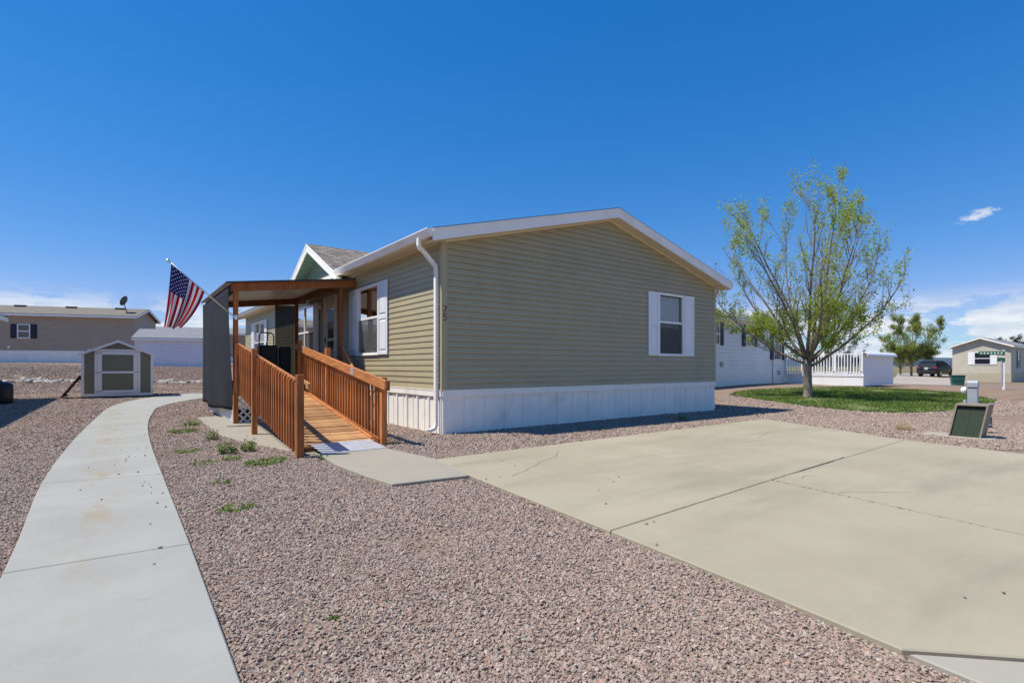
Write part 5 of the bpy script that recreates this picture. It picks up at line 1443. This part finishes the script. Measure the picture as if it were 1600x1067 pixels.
# ------------------------------------------------------------------ loose gravel (real stones near the eye)
def gravel():
    rng = np.random.default_rng(12)
    CON = [[(l[0] - .004, l[1]) for l, r in ST] + [(r[0] + .004, r[1]) for l, r in ST[::-1]],
           [(2.62, .74), (2.45, -1.6), (9.4, -1.6), (9.9, 1.38), (10.2, 2.81), (11.74, 5.91), (3.23, 5.91), (3.05, 4.78), (2.84, 2.56), (2.73, 1.46)],
           [(2.13, 7.12), (2.06, 6.3), (2.10, 5.5), (2.17, 4.87), (3.03, 4.76), (3.22, 5.90), (3.13, 6.5), (3.07, 7.10), (3.2, 9), (3.2, 14.4), (1.42, 14.4), (1.36, 11.5), (1.38, 10.2), (1.6, 8.9), (1.86, 8.0)],
           [(X0, Y0 + .01), (X1, Y0 + .01), (X1, Y9), (X0, Y9)]]
    P = []; S = []
    for (d0, d1, dens, sc) in ((.9, 3.6, 8200, .63), (3.6, 7.5, 5200, .77), (7.5, 13.0, 2300, 1.05), (13.0, 20.0, 950, 1.4), (20.0, 31.0, 400, 1.65)):
        nn2 = int((d1 * 2.35) * (d1 * 1.5 + .3) * dens)
        x = rng.uniform(-d1 * 1.1, d1 * 1.25, nn2); y = rng.uniform(-.3, d1 * 1.5, nn2)
        d = sT * x + cT * y; la = cT * x - sT * y
        k = (d >= d0) & (d < d1) & (np.abs(la) < d * 1.06 + 1.7)
        x, y = x[k], y[k]
        if d0 >= 20:
            k = (y > 19) & (x < 4.4) & (x > -14); x, y = x[k], y[k]
        for poly in CON:
            k = ~inside(x, y, poly); x, y = x[k], y[k]
        if d1 > 12:
            k = ~inside(x, y, LAWN); x, y = x[k], y[k]
        thin = np.array([mnoise.noise(Vector((a * .9, b * .9, 3))) + .5 * mnoise.noise(Vector((a * 2.6, b * 2.6, 8))) for a, b in zip(x, y)])
        k = rng.uniform(0, 1, len(x)) > np.clip((thin - .42) * 3.2, 0, .82); x, y = x[k], y[k]
        s = sc * .0105 * np.exp(rng.normal(0, .24, len(x)))
        z = np.array([hgt(a, b) for a, b in zip(x, y)]) - .028 + s * rng.uniform(.1, .9, len(x))
        P.append(np.stack([x, y, z], 1)); S.append(s)
    # strays on the concrete path and the drive
    for (u, v, n_) in ((250, 770, 14), (225, 690, 10), (200, 700, 8), (180, 750, 3), (160, 720, 4), (240, 640, 8), (270, 840, 4), (705, 725, 4), (760, 770, 4), (960, 760, 5), (1540, 935, 2), (800, 722, 4), (1040, 850, 3)):
        for _ in range(n_):
            q = gnd(u + rng.normal(0, 26), v + rng.normal(0, 26)); s = .0095 * rng.uniform(.6, 1.25)
            P.append(np.array([[q.x, q.y, .006 + s * .3]])); S.append(np.array([s]))
    P = np.concatenate(P); S = np.concatenate(S)
    me = bpy.data.meshes.new('gravel'); me.from_pydata(P.tolist(), [], [])
    n = len(P)
    a = me.attributes.new('scl', 'FLOAT', 'POINT'); a.data.foreach_set('value', S.astype(np.float32))
    rot = np.stack([rng.uniform(-.7, .7, n), rng.uniform(-.7, .7, n), rng.uniform(0, 6.283, n)], 1).astype(np.float32)
    a = me.attributes.new('rot', 'FLOAT_VECTOR', 'POINT'); a.data.foreach_set('vector', rot.ravel())
    a = me.attributes.new('var', 'INT', 'POINT'); a.data.foreach_set('value', rng.integers(0, 5, n).astype(np.int32))
    o = piece('gravel', me); tag(o, 'pinkish grey crushed gravel covering the yard around the concrete', 'gravel', kind='stuff')
    ng = bpy.data.node_groups.new('scatter_gravel', 'GeometryNodeTree')
    ng.interface.new_socket('Geometry', in_out='INPUT', socket_type='NodeSocketGeometry'); ng.interface.new_socket('Geometry', in_out='OUTPUT', socket_type='NodeSocketGeometry')
    N = ng.nodes; L = ng.links
    gi = N.new('NodeGroupInput'); go = N.new('NodeGroupOutput')
    jn = N.new('GeometryNodeJoinGeometry')
    for k in range(5):
        ic = N.new('GeometryNodeMeshIcoSphere'); ic.inputs['Radius'].default_value = 1.0; ic.inputs['Subdivisions'].default_value = 1 if k % 2 else 2
        ps = N.new('GeometryNodeInputPosition'); nz_ = N.new('ShaderNodeTexNoise'); nz_.inputs['Scale'].default_value = 1.3 + .2 * k; nz_.inputs['Detail'].default_value = 2
        ad = N.new('ShaderNodeVectorMath'); ad.operation = 'ADD'; ad.inputs[1].default_value = (7.3 * k, 3.1 * k, 1.7 * k); L.new(ps.outputs[0], ad.inputs[0]); L.new(ad.outputs[0], nz_.inputs['Vector'])
        sb_ = N.new('ShaderNodeVectorMath'); sb_.operation = 'SUBTRACT'; sb_.inputs[1].default_value = (.5, .5, .5); L.new(nz_.outputs['Color'], sb_.inputs[0])
        ml = N.new('ShaderNodeVectorMath'); ml.operation = 'SCALE'; ml.inputs['Scale'].default_value = 2.4; L.new(sb_.outputs[0], ml.inputs[0])
        sp = N.new('GeometryNodeSetPosition'); L.new(ic.outputs[0], sp.inputs['Geometry']); L.new(ml.outputs[0], sp.inputs['Offset'])
        tf = N.new('GeometryNodeTransform'); tf.inputs['Scale'].default_value = ((1.15, .85, .6), (1.0, .9, .75), (1.3, .75, .55), (.95, .95, .7), (1.2, 1.0, .5))[k]; L.new(sp.outputs[0], tf.inputs['Geometry'])
        sm = N.new('GeometryNodeSetMaterial'); sm.inputs['Material'].default_value = MATS['stone']; L.new(tf.outputs[0], sm.inputs['Geometry'])
        ss_ = N.new('GeometryNodeSetShadeSmooth'); ss_.inputs['Shade Smooth'].default_value = False; L.new(sm.outputs[0], ss_.inputs[0])
        g2 = N.new('GeometryNodeGeometryToInstance'); L.new(ss_.outputs[0], g2.inputs[0]); L.new(g2.outputs[0], jn.inputs[0])
    ip = N.new('GeometryNodeInstanceOnPoints'); ip.inputs['Pick Instance'].default_value = True
    def attr(nm, t):
        q = N.new('GeometryNodeInputNamedAttribute'); q.data_type = t; q.inputs['Name'].default_value = nm
        return [s_ for s_ in q.outputs if s_.enabled and s_.name == 'Attribute'][0]
    L.new(gi.outputs[0], ip.inputs['Points']); L.new(jn.outputs[0], ip.inputs['Instance'])
    L.new(attr('var', 'INT'), ip.inputs['Instance Index'])
    er = N.new('FunctionNodeEulerToRotation'); L.new(attr('rot', 'FLOAT_VECTOR'), er.inputs[0]); L.new(er.outputs[0], ip.inputs['Rotation'])
    L.new(attr('scl', 'FLOAT'), ip.inputs['Scale'])
    L.new(ip.outputs[0], go.inputs[0])
    md = o.modifiers.new('scatter', 'NODES'); md.node_group = ng
    print('gravel stones', n)
gravel()
